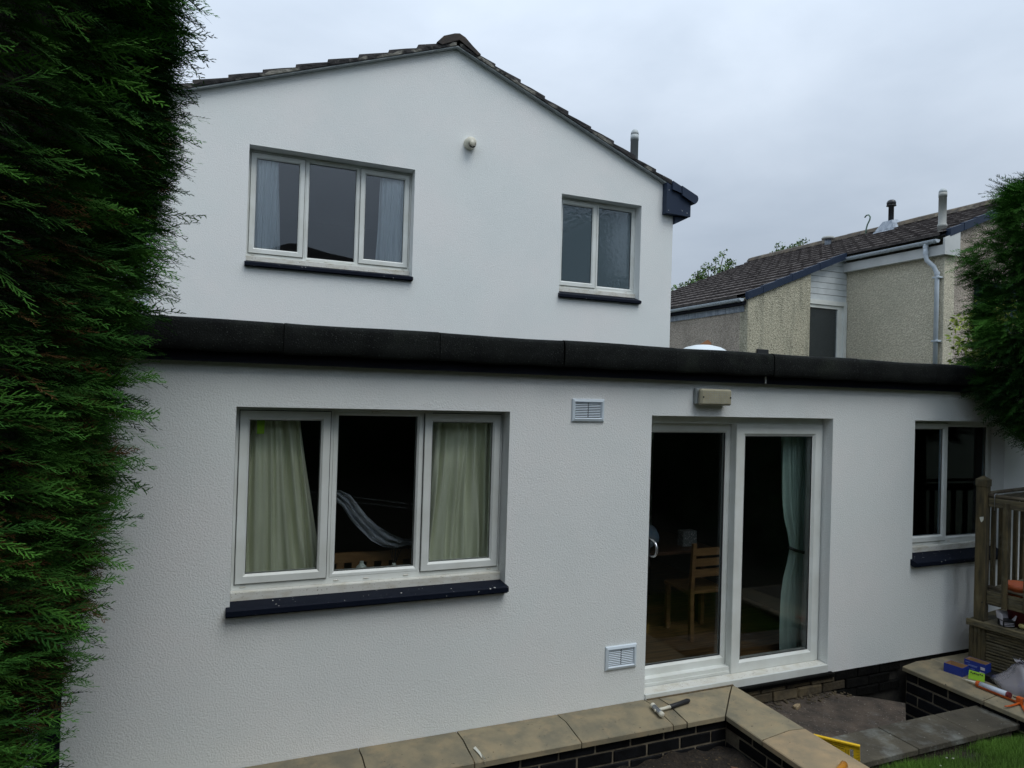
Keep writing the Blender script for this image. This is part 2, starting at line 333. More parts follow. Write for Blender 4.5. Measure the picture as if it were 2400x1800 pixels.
def wall(mb, x0, x1, z0, z1, y0, y1, ops, gable=None):
    """wall in the xz plane, front at y0, back at y1, with rectangular openings and a gable on top"""
    xs = sorted({x0, x1, *[v for o in ops for v in o[:2]]}); zs = sorted({z0, z1, *[v for o in ops for v in o[2:4]]})
    ins = lambda a, b: any(o[0]-1e-6 <= a and b[0] <= o[1]+1e-6 and o[2]-1e-6 <= b[1] and b[2] <= o[3]+1e-6 for o in ops)
    for y in (y0, y1):
        idx = {}; v = []
        for i, x in enumerate(xs):
            for j, z in enumerate(zs): idx[i, j] = len(v); v.append((x, y, z))
        f = []
        for i in range(len(xs)-1):
            for j in range(len(zs)-1):
                cx = (xs[i]+xs[i+1])/2; cz = (zs[j]+zs[j+1])/2
                if any(o[0] < cx < o[1] and o[2] < cz < o[3] for o in ops): continue
                q = (idx[i, j], idx[i+1, j], idx[i+1, j+1], idx[i, j+1]); f.append(q if y == y0 else q[::-1])
        mb.add(v, f)
        if gable:
            t = [(x, y, z) for x, z in gable]; mb.add(t, [tuple(range(len(t))) if y == y0 else tuple(range(len(t)))[::-1]])
    for a, b, c, d in ops:
        mb.add([(a,y0,c),(b,y0,c),(b,y0,d),(a,y0,d),(a,y1,c),(b,y1,c),(b,y1,d),(a,y1,d)], [(0,1,5,4),(1,2,6,5),(2,3,7,6),(3,0,4,7)])
    mb.add([(x0,y0,z0),(x0,y1,z0),(x0,y1,z1),(x0,y0,z1)], [(0,1,2,3)][::-1])
    mb.add([(x1,y0,z0),(x1,y1,z0),(x1,y1,z1),(x1,y0,z1)], [(3,2,1,0)])
    mb.add([(x0,y0,z0),(x1,y0,z0),(x1,y1,z0),(x0,y1,z0)], [(0,3,2,1)])
    return mb

# ================================================================== SETTING
g = MB(); g.add([(-400,-400,-1.3),(400,-400,-1.3),(400,400,-1.3),(-400,400,-1.3)], [(0,1,2,3)]); st('ground', g, 'ground')
def sheet(x0, x1, y0, y1, fz, nx, ny):
    v = []; f = []
    for j in range(ny+1):
        for i in range(nx+1):
            x = x0+(x1-x0)*i/nx; y = y0+(y1-y0)*j/ny; v.append((x, y, fz(x, y)))
    for j in range(ny):
        for i in range(nx): a = j*(nx+1)+i; f.append((a, a+1, a+nx+2, a+nx+1))
    return MB().add(v, f)
def lawn_z(x, y): return -.225+max(0, 3.30-y)*.10-max(0, y-3.30)*.25+.012*math.sin(x*7)*math.sin(y*9)
st('lawn', sheet(3.72, 12, -14, 3.385, lawn_z, 90, 160), 'earth', True)
def bed_z(x, y): return -.265+.022*math.sin(x*9+y*3)*math.sin(y*11)+.012*math.sin(x*31)*math.cos(y*27)
st('soil_bed', sheet(-3.5, 3.50, 1.2, 4.08, bed_z, 220, 100), 'soil', True)
st('back_lawn', sheet(-14, 3.6, -14, 1.2, lambda x, y: -.26+.09*(1.2-y), 30, 30), 'earth', True)
# concrete landing below the patio door; its right edge drops into a narrow pit
ld = MB().prism([(3.83, 3.70), (4.985, 3.70), (5.01, 3.79), (5.33, 4.045), (5.14, 4.22), (4.96, 4.32), (4.85, 4.46), (3.83, 4.46)], 'z', -.75, -.222)
st('landing', ld, 'concrete')
st('pit_floor', MB().box(3.8, 6.0, 3.5, 4.5, -.9, -.8), 'concrete')

# paving slabs beside the lawn
path = MB().box(3.86, 5.70, 3.42, 3.70, -.75, -.205).build('path', 'concrete'); tag(path, kind='structure')
for k, (a, b) in enumerate(((3.825, 4.61), (4.618, 5.235), (5.243, 5.745))):
    MB().box(a, b, 3.385, 3.725, -.203, -.160+.002*(k == 1), .004).build('paving_slab', 'slab', path)

# ================================================================== WHITE HOUSE
house = empty('white_house', (2.3, 7.7, 0), 'white rendered house with tiled gable above a flat roofed extension', 'house')
YF, YG = 4.40, 7.70
O_BIG = (.028, 1.80, .955, 2.162); O_DOOR = (2.97, 4.829, .012, 2.152); O_KIT = (5.845, 7.124, .85, 2.148)
w = wall(MB(), -.812, 8.3, -.045, 2.52, YF, YF+.30, [O_BIG, O_DOOR, O_KIT])
lw = w.build('lower_wall', 'render', house, fixn=False)
AP = (2.32, 6.335)
O_UP = (.088, 1.875, 3.56, 4.832); O_SM = (3.765, 4.946, 3.52, 4.82)
xr, xl = 5.447, -.80
zr = AP[1]-(xr-AP[0])*.397; zl = AP[1]-(AP[0]-xl)*.376
w = wall(MB(), xl, xr, 2.4, 5.0, YG, YG+.30, [O_UP, O_SM], gable=[(xl, 5.0), (xr, 5.0), (xr, zr), AP, (xl, zl)])
w.build('gable_wall', 'render', house, fixn=False)
MB().box(xr-.3, xr, YG+.305, 15, 0, 5.05).box(xl, xl+.3, YG+.305, 15, 0, 5.0).box(xl, xr, 14.7, 15, 0, 5.0).build('side_wall', 'render', house)
MB().box(-.812, -.53, YF+.305, 7.7, -.9, 2.5).build('extension_side_wall', 'render', house)
# bellcast / rendered corner bead at the very bottom
# ---- flat roof
MB().box(-.93, 8.4, 4.36, 7.70, 2.44, 2.60).build('flat_roof', 'felt', house)
MB().box(-.93, 8.4, 4.335, 4.358, 2.425, 2.50).box(-.95, -.932, 4.335, 7.7, 2.425, 2.5).build('fascia', 'fascia', house)
fx = [-.955, .27, 1.235, 2.135, 3.08, 4.02, 4.97, 5.92, 6.87, 8.4]
for k in range(len(fx)-1):
    a, b = fx[k], fx[k+1]; v = []; f = []; n = 26; rr = random.Random(k)
    prof = [(4.325, 2.487), (4.285, 2.487), (4.272, 2.50), (4.268, 2.56), (4.270, 2.60), (4.272, 2.645), (4.285, 2.664), (4.31, 2.672), (4.36, 2.665), (4.5, 2.615), (4.9, 2.606)]
    ph = rr.uniform(0, 6)
    for i in range(n+1):
        t = i/n; x = a+.007+(b-a-.004)*t
        for j, (y, z) in enumerate(prof):
            wv = (math.sin(x*9+ph)+.6*math.sin(x*23+ph*2))*.5
            edge = .010*math.exp(-((t)/.03)**2)+.008*math.exp(-((1-t)/.03)**2)
            lumps = (.007*wv if 2 < j < 8 else .003*wv)
            v.append((x, y-edge-lumps-(.003 if k % 2 else 0), z+(.003*math.sin(x*5+j*.3) if j > 5 else (.003*math.sin(x*11+ph) if j < 3 else 0))+(.002 if j > 5 and k % 2 else 0)))
    m = len(prof)
    for i in range(n):
        for j in range(m-1): f.append((i*m+j, (i+1)*m+j, (i+1)*m+j+1, i*m+j+1))
    MB().add(v, f).build('felt_strip', 'felt', house, True)
MB().box(4.0, 4.008, 4.325, 4.334, 2.43, 2.485).build('fascia_joint', 'upvc', house)

# ---- roof: verge tiles individually, the field behind as one
def roofz(x): return AP[1]-(x-AP[0])*.397 if x > AP[0] else AP[1]-(AP[0]-x)*.376
def tile_prism(mb, xa, xb, za, zb, th, y0, y1):  # sloped slab
    mb.prism([(xa, za-th), (xb, zb-th), (xb, zb), (xa, za)], 'y', y0, y1); return mb
rj = random.Random(3)
for side in (1, -1):
    nC = 9 if side > 0 else 10
    for i in range(nC):
        s0 = .10+i*.331; s1 = s0+.375
        xa, xb = AP[0]+side*s0, AP[0]+side*s1
        if side > 0 and i == nC-1: xb = xa+.30
        za = roofz(xa)+.045; zb = roofz(xb)+.082+rj.uniform(-.006, .006)
        for k, (ya, yb) in enumerate(((7.628, 7.93), (7.932, 8.24))):
            t = MB(); yy = ya+rj.uniform(-.012, .006) if k == 0 else ya
            mid = (xa*.5+xb*.5, za*.5+zb*.5)
            P = [(xa, za-.03), (xb, zb-.050), (xb, zb), (mid[0], mid[1]+rj.uniform(-.002, .006)), (xa, za)]
            t.prism(P, 'y', yy, yb)
            t.build('roof_tile', 'tile', house)
    # bedding mortar with exposed pale patches, and thin grey undercloak
    v = []; f = []; n = 70; smax = 3.10 if side > 0 else 3.25
    for i in range(n+1):
        s = .02+i*smax/n; x = AP[0]+side*s; z = roofz(x)
        c = (s-.10) % .331/.331
        j1 = rj.uniform(-.007, .007)
        v += [(x, 7.66, z+.006), (x, 7.618+rj.uniform(-.004, .004), z+.010), (x, 7.612+j1*.7, z+.030+.022*c+rj.uniform(-.006, .004)), (x, 7.75, z+.040+.022*c)]
    for i in range(n):
        for j in range(3): f.append((i*4+j, (i+1)*4+j, (i+1)*4+j+1, i*4+j+1))
    MB().add(v, f).build('verge_mortar', 'mortar', house)
    u = MB(); x1 = AP[0]+side*3.06 if side > 0 else AP[0]-3.2
    u.prism([(AP[0], AP[1]-.008), (x1, roofz(x1)-.008), (x1, roofz(x1)+.006), (AP[0], AP[1]+.006)], 'y', 7.63, 7.80).build('undercloak', 'undercloak', house)
fld = MB()
for side in (1, -1):
    for i in range(9 if side > 0 else 10):
        xa, xb = AP[0]+side*(.02+i*.331), AP[0]+side*(.02+i*.331+.37)
        fld.prism([(xa, roofz(xa)+.02), (xb, roofz(xb)+.045), (xb, roofz(xb)+.075), (xa, roofz(xa)+.045)], 'y', 8.245, 15.1)
tag(fld.build('roof_tiles', 'tile', house), kind='stuff')
for k in range(14):
    a = 7.60+k*.45
    r = MB().prism([(2.06, 6.315), (2.14, 6.405), (2.27, 6.462), (2.33, 6.475), (2.40, 6.445), (2.50, 6.36), (2.60, 6.285), (2.56, 6.27), (2.33, 6.40), (2.12, 6.30)], 'y', a, a+.445)
    if k: r.v = [(x, y, z+rj.uniform(-.004, .004)) for x, y, z in r.v]
    r.build('ridge_tile', 'ridge', house)
# eaves box at the right hand foot of the gable
eb = MB().prism([(5.27, 5.155), (5.27, 4.745), (5.657, 4.738), (5.657, 4.985)], 'y', 7.60, 15.0)
eb.build('eaves_box', 'navy_clean', house)
MB().prism([(5.452, 4.735), (5.655, 4.735), (5.452, 4.630)], 'y', 7.66, 15.0).build('soffit', 'navy_clean', house)
MB().prism([(5.34, 5.175), (5.49, 5.115), (5.49, 5.025), (5.34, 5.06)], 'y', 7.565, 7.598).build('verge_cap', 'navy_clean', house)
gp = [(5.48, 5.125), (5.735, 5.022), (5.748, 4.99), (5.742, 4.955), (5.72, 4.925), (5.69, 4.910), (5.49, 5.0)]
MB().prism(gp, 'y', 7.555, 7.597).build('verge_cap', 'navy_clean', house)
MB().prism([(5.668, 4.985), (5.765, 4.985), (5.755, 4.95), (5.735, 4.925), (5.70, 4.918), (5.672, 4.94)], 'y', 7.6, 15.0).build('gutter', 'navy_clean', house)
for (x, z) in ((5.30, 4.78), (5.60, 4.78), (5.30, 5.05), (5.52, 4.80)):
    MB().lathe([(.006, 0), (.006, -.004), (.001, -.006)], (x, 7.6, z), 8, 'y').build('screw', 'steel', house)

# ---- windows
def curtain(name, m, label, cat, xa, xb, xa2, xb2, z0, z1, y, folds=7, amp=.03, pinch=None, group=None):
    n, k = folds*8, 16; v = []; f = []
    for j in range(k+1):
        t = j/k; z = z1+(z0-z1)*t; l = xa+(xa2-xa)*t; r = xb+(xb2-xb)*t
        if pinch:
            w_ = math.exp(-((z-pinch[0])/.22)**2)*.8; l = l*(1-w_)+pinch[1]*w_; r = r*(1-w_)+pinch[2]*w_
        for i in range(n+1):
            u = i/n; a = u*folds*2*math.pi
            v.append((l+(r-l)*(u+.03*math.sin(a*.43+t*2.2+xa*9)/1.5), y+amp*(math.sin(a+.7*math.sin(t*3+xa))*(.6+.4*math.sin(u*9+1))+.45*math.sin(a*1.7+t*2.5))+.012*math.sin(t*8+u*6), z+.006*math.sin(a)))
    for j in range(k):
        for i in range(n): q = j*(n+1)+i; f.append((q, q+1, q+n+2, q+n+1))
    o = MB().add(v, f).build(name, m, None, True); return tag(o, label, cat, group)

def frame_prof(w, yf, d=.06): return [(0, yf+d), (0, yf+.004), (.004, yf), (w-.014, yf), (w-.002, yf+.012), (w, yf+.016), (w, yf+d)]
def window(op, yf, sashes, glass, z0f, sill_front, sill_z, parent=house, vent=None, dirty=True):
    """op opening; z0f bottom of frame; sashes list of (x0,x1,z0,z1,kind) kind s=casement f=fixed (bounds of light)"""
    x0, x1, z0, z1 = op; fr = MB(); W_ = .040
    y1 = yf+.07
    fr.box(x0+.002, x0+W_, yf+.012, y1, z0f, z1-.002).box(x1-W_, x1-.002, yf+.012, y1, z0f, z1-.002)
    fr.box(x0+W_, x1-W_, yf+.012, y1, z1-W_, z1-.002).box(x0+W_, x1-W_, yf+.012, y1, z0f, z0f+W_)
    for a, b in zip(sashes[:-1], sashes[1:]):
        fr.box(a[1]-.004, b[0]+.004, yf+.014, y1-.002, z0f+W_, z1-W_)
    wn = fr.build('window', 'upvc', parent)
    for (a, b, c, d, kd) in sashes:
        wdt = .058 if kd == 's' else .034
        yy = yf-.004 if kd == 's' else yf+.010
        s_ = MB().loop(a, b, c, d, frame_prof(wdt, yy)); s_.build('sash', 'upvc', wn)
        if kd == 's': MB().loop(a-.0045, b+.0045, c-.0045, d+.0045, [(0, yy+.010), (.0045, yy+.010), (.0045, yy+.014), (0, yy+.014)]).build('seal', 'gasket', wn)
        MB().loop(a+wdt-.002, b-wdt+.002, c+wdt-.002, d-wdt+.002, [(0, yy+.017), (.005, yy+.017), (.005, yy+.024), (0, yy+.024)]).build('gasket', 'gasket', wn)
        MB().box(a+wdt-.001, b-wdt+.001, yy+.026, yy+.030, c+wdt-.001, d-wdt+.001).build('pane', glass, wn)
    MB().box(x0+.002, x1-.002, yf-.028, yf+.065, z0f-.030, z0f-.001).box(x0+.002, x1-.002, yf-.034, yf-.027, z0f-.052, z0f-.004).build('inner_sill', 'upvc_dirty', wn)
    for t in (.04, .36, .47, .62, .96) if len(sashes) == 3 else (.1, .42, .52, .9):
        cx = x0+(x1-x0)*t; MB().box(cx-.018, cx+.018, yf+.006, yf+.0115, z0f+.014, z0f+.024, .003).build('drain_cover', 'upvc_dirty', wn)
    if vent: MB().box(vent[0], vent[1], yf+.002, yf+.0115, z1-.027, z1-.008, .003).build('trickle_vent', 'upvc_dirty', wn)
    zt = z0f-.053
    a, b = x0-(.022 if sill_front < YF else .012), x1+.003
    sp_ = [(yf-.02, zt), (yf+.06, zt), (yf+.06, zt-.05), (sill_front+.02, sill_z-.012), (sill_front+.02, sill_z), (sill_front, sill_z), (sill_front, sill_z+.030), (sill_front+.006, sill_z+.036)]
    m_ = MB().prism(sp_, 'x', a, b)
    m_.build('sill', 'navy', wn)
    return wn
# big lower window
window(O_BIG, 4.525, [(.052, .598, 1.062, 2.135, 's'), (.618, 1.212, 1.060, 2.146, 'f'), (1.226, 1.782, 1.058, 2.135, 's')], 'clear_glass', 1.022, 4.335, .925, vent=(.86, 1.28))
# kitchen window
window(O_KIT, 4.515, [(5.875, 6.455, .985, 2.12, 's'), (6.452, 7.09, .985, 2.12, 'f')], 'clear_glass', .955, 4.335, .815)
# upper three-light window
window(O_UP, 7.85, [(.112, .672, 3.715, 4.80, 's'), (.690, 1.270, 3.690, 4.81, 'f'), (1.285, 1.850, 3.715, 4.80, 's')], 'upper_glass', 3.675, 7.645, 3.548, vent=(.78, 1.10))
window(O_SM, 7.83, [(3.80, 4.345, 3.688, 4.79, 's'), (4.358, 4.925, 3.688, 4.79, 'f')], 'obscure_glass', 3.655, 7.645, 3.515, vent=(4.16, 4.56))

# ---- patio door
pf = MB(); yd = 4.53
pf.box(2.972, 3.02, yd-.01, yd+.10, .055, 2.150).box(4.78, 4.827, yd-.01, yd+.10, .055, 2.150)
pf.box(3.02, 4.78, yd-.01, yd+.10, 2.090, 2.150).box(3.02, 4.78, yd-.01, yd+.10, .055, .085)
pd = pf.build('patio_door', 'upvc', house)
MB().loop(3.0, 3.905, .085, 2.085, [(0, yd+.095), (0, yd+.045), (.055, yd+.045), (.072, yd+.06), (.075, yd+.095)]).build('sliding_panel', 'upvc', pd)
MB().loop(3.075, 3.83, .16, 2.01, [(0, yd+.062), (.005, yd+.062), (.005, yd+.07), (0, yd+.07)]).build('gasket', 'gasket', pd)
MB().box(3.07, 3.835, yd+.071, yd+.076, .155, 2.015).build('pane', 'clear_glass', pd)
MB().loop(3.872, 4.818, .030, 2.092, [(0, yd+.04), (0, yd-.028), (.004, yd-.032), (.080, yd-.032), (.097, yd-.016), (.102, yd-.014), (.102, yd+.04)]).build('fixed_panel', 'upvc', pd)
MB().loop(3.972, 4.718, .130, 1.992, [(0, yd-.014), (.006, yd-.014), (.006, yd-.006), (0, yd-.006)]).build('gasket', 'gasket', pd)
MB().box(3.97, 4.72, yd-.005, yd, .128, 1.994).build('pane', 'clear_glass', pd)
MB().box(2.99, 3.87, yd-.022, yd+.03, .032, .054).box(2.99, 3.87, yd-.004, yd+.02, .056, .064).build('track', 'upvc', pd)
MB().box(2.975, 4.826, 4.395, yd+.10, .005, .029).box(2.975, 4.826, 4.388, 4.394, -.030, .029).build('threshold', 'upvc', pd)
MB().prism([(4.40, .0285), (yd-.035, .0335), (yd-.035, .0295)], 'x', 2.976, 4.825).build('threshold_top', 'upvc_dirty', pd)
h_ = MB(); hp = []
for t in range(11):
    a = -math.pi/2+math.pi*t/10; hp.append((3.055, 4.515-.105*math.cos(a)**.6 if 0 < t < 10 else 4.53, 1.118+.066*math.sin(a)))
h_.tube(hp, .009, 8); h_.build('handle', 'chrome', pd, True)
MB().box(3.036, 3.068, 4.515, yd+.044, .965, 1.195, .004).build('handle_plate', 'black_plastic', pd)
# dark trim under the threshold on the landing side
tr_ = MB().box(3.86, 4.87, 4.36, 4.40, -.052, -.030, .005).box(3.86, 4.90, 4.385, 4.42, -.085, -.053)
tr_.build('drip_trim', 'bitumen', house)
# exposed brick plinth under the render
MB().box(-.80, 8.3, 4.465, 4.69, -.9, -.047).build('foundation', 'plinth_mortar', house)
pm = MB().box(3.84, 8.2, 4.440, 4.46, -.75, -.049); pm.build('plinth_mortar', 'plinth_mortar', house)
def unit_box(name, sx, sy, sz, m, seed=0, j=.002, ch=.004):
    o = MB().box(-sx/2, sx/2, -sy/2, sy/2, -sz/2, sz/2, ch).jit(j, seed); me = bpy.data.meshes.new(name)
    me.from_pydata(o.v, [], o.f); me.update(); me.materials.append(M[m])
    import bmesh
    bm = bmesh.new(); bm.from_mesh(me); bmesh.ops.recalc_face_normals(bm, faces=bm.faces); bm.to_mesh(me); bm.free(); return me
PB = [unit_box('brick', .262, .05, .078, 'plinth', s, .005, .008) for s in range(4)]
BB = [unit_box('brick', .262, .05, .078, 'bitumen', s, .004, .006) for s in range(3)]
for row in range(3):
    for i in range(9):
        x = 3.84+.135+i*.272-(row % 2)*.136; z = -.090-.088*row
        if x+.14 > 5.75: continue
        me = (PB if x < 4.93 else BB)[(i+row) % 3]
        share('brick', me, (x, 4.432+rj.uniform(-.004, .004), z), house)

# ---- rooms behind the glass
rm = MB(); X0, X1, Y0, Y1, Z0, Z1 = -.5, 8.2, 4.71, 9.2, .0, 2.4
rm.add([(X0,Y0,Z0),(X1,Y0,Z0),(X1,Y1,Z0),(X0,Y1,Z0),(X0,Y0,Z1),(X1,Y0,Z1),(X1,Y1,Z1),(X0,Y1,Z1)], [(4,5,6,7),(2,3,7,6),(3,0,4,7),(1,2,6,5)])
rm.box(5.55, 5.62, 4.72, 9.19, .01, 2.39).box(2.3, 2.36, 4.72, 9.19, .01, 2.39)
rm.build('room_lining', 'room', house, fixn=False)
MB().box(X0, X1, Y0, Y1, -.03, .0).build('room_floor', 'room_floor', house)
MB().box(xl+.3, xr-.3, 8.0, 12, 2.7, 2.75).box(xl+.3, xr-.3, 11.9, 12, 2.75, 5.2).box(2.9, 2.95, 8.0, 11.9, 2.75, 5.0).box(xl+.3, xr-.3, 8.02, 12, 5.05, 5.1).build('upper_room', 'upper_wall', house)
# window boards
MB().box(.02, 1.81, 4.60, 4.86, 1.0, 1.018).build('window_board', 'upvc', house)
MB().box(5.84, 7.13, 4.595, 4.86, .93, .95).build('window_board', 'upvc', house)

curtain('curtain', 'curtain_green', 'pale green curtain in left pane of the large lower window', 'curtain', .06, .42, .03, .60, 1.03, 2.14, 4.69, 6, .045)
curtain('curtain', 'curtain_green', 'pale green curtain in right pane of the large lower window', 'curtain', 1.33, 1.80, 1.24, 1.86, 1.03, 2.14, 4.69, 7, .04)
curtain('curtain', 'curtain_sage', 'sage curtain tied back behind the right patio door pane', 'curtain', 4.60, 4.99, 4.66, 4.97, 0.03, 2.15, 4.74, 6, .03, pinch=(.96, 4.74, 4.92))
curtain('curtain', 'curtain_sage', 'dark edge of curtain at far left of the patio door', 'curtain', 2.96, 3.22, 2.93, 3.06, .9, 2.15, 4.72, 4, .02)
curtain('curtain', 'curtain_white', 'dim curtain behind the small kitchen window at right', 'curtain', 6.80, 7.00, 6.79, 6.99, .99, 2.15, 4.665, 5, .02)
curtain('net_curtain', 'curtain_white', 'white net curtain in left pane of the three pane upper window', 'curtain', .12, .40, .12, .44, 3.72, 4.83, 7.925, 6, .018)
curtain('net_curtain', 'curtain_white', 'white net curtain in right pane of the three pane upper window', 'curtain', 1.52, 1.88, 1.49, 1.88, 3.72, 4.83, 7.925, 7, .018)
tb = MB(); tb.tube([(4.64, 4.69, .985), (4.72, 4.675, .955), (4.82, 4.675, .93), (4.915, 4.69, .92)], .014, 8)
tag(tb.build('tieback', 'black_plastic', None, True), 'dark rope tieback round the patio door curtain', 'tieback')

# bench, vase, diffuser, sheeting seen through the large window
bn = empty('bench', (.95, 5.2, 0), 'slatted oak bench back behind the middle pane of the large window', 'bench')
MB().box(.35, 1.62, 5.10, 5.13, 1.005, 1.075).build('back_rail', 'oak', bn)
MB().box(.35, 1.62, 5.10, 5.13, .55, .62).build('lower_rail', 'oak', bn)
for i in range(11):
    x = .42+i*.11; MB().box(x, x+.055, 5.107, 5.123, .62, 1.005).build('slat', 'oak', bn)
MB().box(.35, 1.62, 5.14, 5.55, .43, .47).build('seat', 'oak', bn)
for x in (.35, 1.57):
    for y in (5.14, 5.50): MB().box(x, x+.05, y, y+.05, .0, .43).build('leg', 'oak', bn)
tag(MB().lathe([(.0, 0), (.034, .002), (.038, .02), (.036, .045), (.018, .062), (.012, .075), (.014, .083), (.010, .083)], (.865, 4.74, 1.018), 18).build('vase', 'ceramic', None, True),
    'small pale bottle vase on window board of the large window', 'vase')
df = empty('reed_diffuser', (1.09, 4.74, 1.018), 'reed diffuser with dark sticks on window board', 'diffuser')
MB().lathe([(.02, 0), (.023, .005), (.023, .035), (.012, .045), (.012, .055)], (1.09, 4.74, 1.018), 14).build('bottle', 'ceramic', df, True)
for k, (dx, dy) in enumerate(((-.03, 0), (-.012, .01), (.008, -.01), (.02, .01), (.04, 0), (.052, -.01))):
    MB().tube([(1.09, 4.74, 1.04), (1.09+dx, 4.74+dy, 1.185)], .0022, 5).build('reed', 'rubber', df)
tag(MB().lathe([(.0, 0), (.025, .002), (.028, .025), (.024, .025), (.022, .006)], (.70, 4.74, 1.018), 16).build('candle_cup', 'extract', None, True), 'small cream tealight cup left of the vase on window board', 'cup')
tag(MB().box(.27, .36, 4.72, 4.78, 1.02, 1.068, .003).build('gift_box', 'oak', None), 'small tan box in front of the left green curtain', 'box')
tag(MB().lathe([(.0, 0), (.03, .002), (.032, .03), (.028, .045), (.01, .05)], (.09, 4.72, 1.018), 14).build('jar', 'black_plastic', None, True), 'dark little jar in left corner of large window board', 'jar')
tag(MB().box(.155, .198, 4.615, 4.617, 1.985, 2.075).jit(.002, 2).build('sticker', 'lime', None), 'lime green label stuck at top of the left window pane', 'sticker')
v = []; f = []; cen = [(.62, 1.535, .03), (.72, 1.525, .045), (.79, 1.47, .055), (.85, 1.39, .06), (.92, 1.31, .055), (1.0, 1.235, .06), (1.09, 1.175, .06), (1.18, 1.15, .055), (1.27, 1.155, .035), (1.36, 1.13, .03), (1.50, 1.15, .035), (1.70, 1.165, .03)]
for i, (x, z, h) in enumerate(cen):
    for j in range(9):
        t = j/8-.5; v.append((x+t*h*.9, 5.0+.03*math.sin(j*2.1+i)+rj.uniform(-.01, .01), z+t*h*1.6+rj.uniform(-.006, .006)))
for i in range(len(cen)-1):
    for j in range(8): q = i*9+j; f.append((q, q+1, q+10, q+9))
tag(MB().add(v, f).build('plastic_sheet', 'sheeting', None, True), 'twisted strip of translucent plastic sheet behind the large window', 'plastic sheet')

# dining furniture behind the patio door
tbl = empty('dining_table', (4.15, 6.1, 0), 'dark oak dining table inside the patio door', 'table')
MB().box(3.55, 4.62, 5.62, 6.8, .735, .77, .005).build('table_top', 'dark_wood', tbl)
for x in (3.62, 4.48):
    for y in (5.70, 6.68): MB().box(x, x+.07, y, y+.07, 0, .735).build('leg', 'dark_wood', tbl)
ch = empty('dining_chair', (4.28, 5.35, 0), 'oak dining chair with slatted back inside the patio door', 'chair')
for x in (4.06, 4.47): MB().prism([(5.28, 0), (5.32, 0), (5.335, .45), (5.30, .92), (5.27, .92), (5.295, .45)], 'x', x, x+.04).build('rear_leg', 'oak', ch)
for x in (4.06, 4.47): MB().box(x, x+.04, 5.66, 5.70, 0, .43).build('front_leg', 'oak', ch)
MB().box(4.06, 4.51, 5.32, 5.72, .43, .46, .004).build('seat', 'oak', ch)
for z in (.60, .70, .80): MB().box(4.10, 4.47, 5.285, 5.305, z, z+.07).build('slat', 'oak', ch)
bgm = MB(); n = 10
for j in range(9):
    for i in range(14):
        a = 2*math.pi*i/14; e = math.pi*j/8; r = 1+rj.uniform(-.13, .13)
        bgm.v.append((3.86+.19*math.cos(a)*math.sin(e)*r, 5.85+.14*math.sin(a)*math.sin(e)*r, .885+.125*math.cos(e)*r))
for j in range(8):
    for i in range(14): bgm.f.append((j*14+i, j*14+(i+1) % 14, (j+1)*14+(i+1) % 14, (j+1)*14+i))
M['blue_bag'] = mat('pale_blue_bag', (.20, .30, .42), .5, col2=(.34, .38, .42), nscale=6)
tag(bgm.build('carrier_bag', 'blue_bag', None), 'crumpled pale blue bag on the table inside the patio door', 'bag')
tag(MB().box(4.30, 4.47, 5.75, 5.85, .772, .93, .006).build('tissue_box', 'speckled', None), 'small patterned box on the table inside the patio door', 'box')
tag(MB().lathe([(.0, 0), (.045, .0), (.06, .05), (.062, .075), (.055, .075), (.05, .02)], (6.53, 4.70, .952), 20).build('bowl', 'ceramic', None, True), 'pale bowl on the sill of the small right window', 'bowl')
pl = empty('house_plant', (6.93, 4.74, .95), 'dark leafy house plant in the small right window', 'plant')
MB().lathe([(.04, 0), (.055, .10), (.05, .10)], (6.95, 4.74, .951), 14).build('pot', 'black_plastic', pl, True)
for k, (dx, dz, t) in enumerate(((-.09, .12, .02), (.07, .16, .03), (-.03, .2, -.02), (.12, .08, 0), (.02, .14, .05))):
    MB().add([(6.94, 4.74, 1.04), (6.94+dx*.5-.025, 4.74+t, 1.04+dz*.6), (6.94+dx, 4.74+t, 1.04+dz), (6.94+dx*.5+.03, 4.74+t, 1.04+dz*.5)], [(0, 1, 2, 3)]).build('leaf', 'black_plastic', pl)
for k, x in enumerate((4.62, 4.70, 4.77)):
    tag(MB().lathe([(.0, 0), (.022, .002), (.022, .07+.02*k), (.009, .09+.02*k), (.009, .11+.02*k)], (x, 7.95, 3.70), 12).build('bottle', 'bathroom', None, True),
        ['short pale bottle on bathroom window ledge', 'middle pale bottle on bathroom window ledge', 'tallest pale bottle on bathroom window ledge'][k], 'bottle', 'bottles on the bathroom window ledge')
MB().box(3.77, 4.94, 7.905, 8.0, 3.67, 3.695).build('window_board', 'upvc', house)

# ---- fittings on the walls
def louvre(x0, x1, z0, z1, label):
    e = empty('air_vent', ((x0+x1)/2, 4.40, (z0+z1)/2), label, 'vent', 'white louvred air vents')
    MB().loop(x0, x1, z0, z1, [(0, 4.3995), (0, 4.390), (.003, 4.386), (.020, 4.380), (.026, 4.388), (.028, 4.3995)]).build('frame', 'vent', e)
    MB().box(x0+.027, x1-.027, 4.3975, 4.3992, z0+.027, z1-.027).build('backing', 'dark', e)
    n = 9; h = (z1-z0-.056)/n
    for i in range(n):
        z = z0+.028+h*i
        for a, b in ((x0+.029, (x0+x1)/2-.003), ((x0+x1)/2+.003, x1-.029)):
            MB().prism([(4.3965, z+h*.98), (4.3965, z+h*.86), (4.3895, z+h*.42), (4.3895, z+h*.54)], 'x', a, b).build('slat', 'vent', e)
louvre(2.280, 2.546, 2.100, 2.265, 'white louvred air vent high on wall, left of the outdoor light')
louvre(2.617, 2.884, .258, .432, 'white louvred air vent low on wall, left of the patio door')
lp = empty('outdoor_light', (3.49, 4.38, 2.31), 'yellowed rectangular bulkhead light on wall above the patio door', 'light')
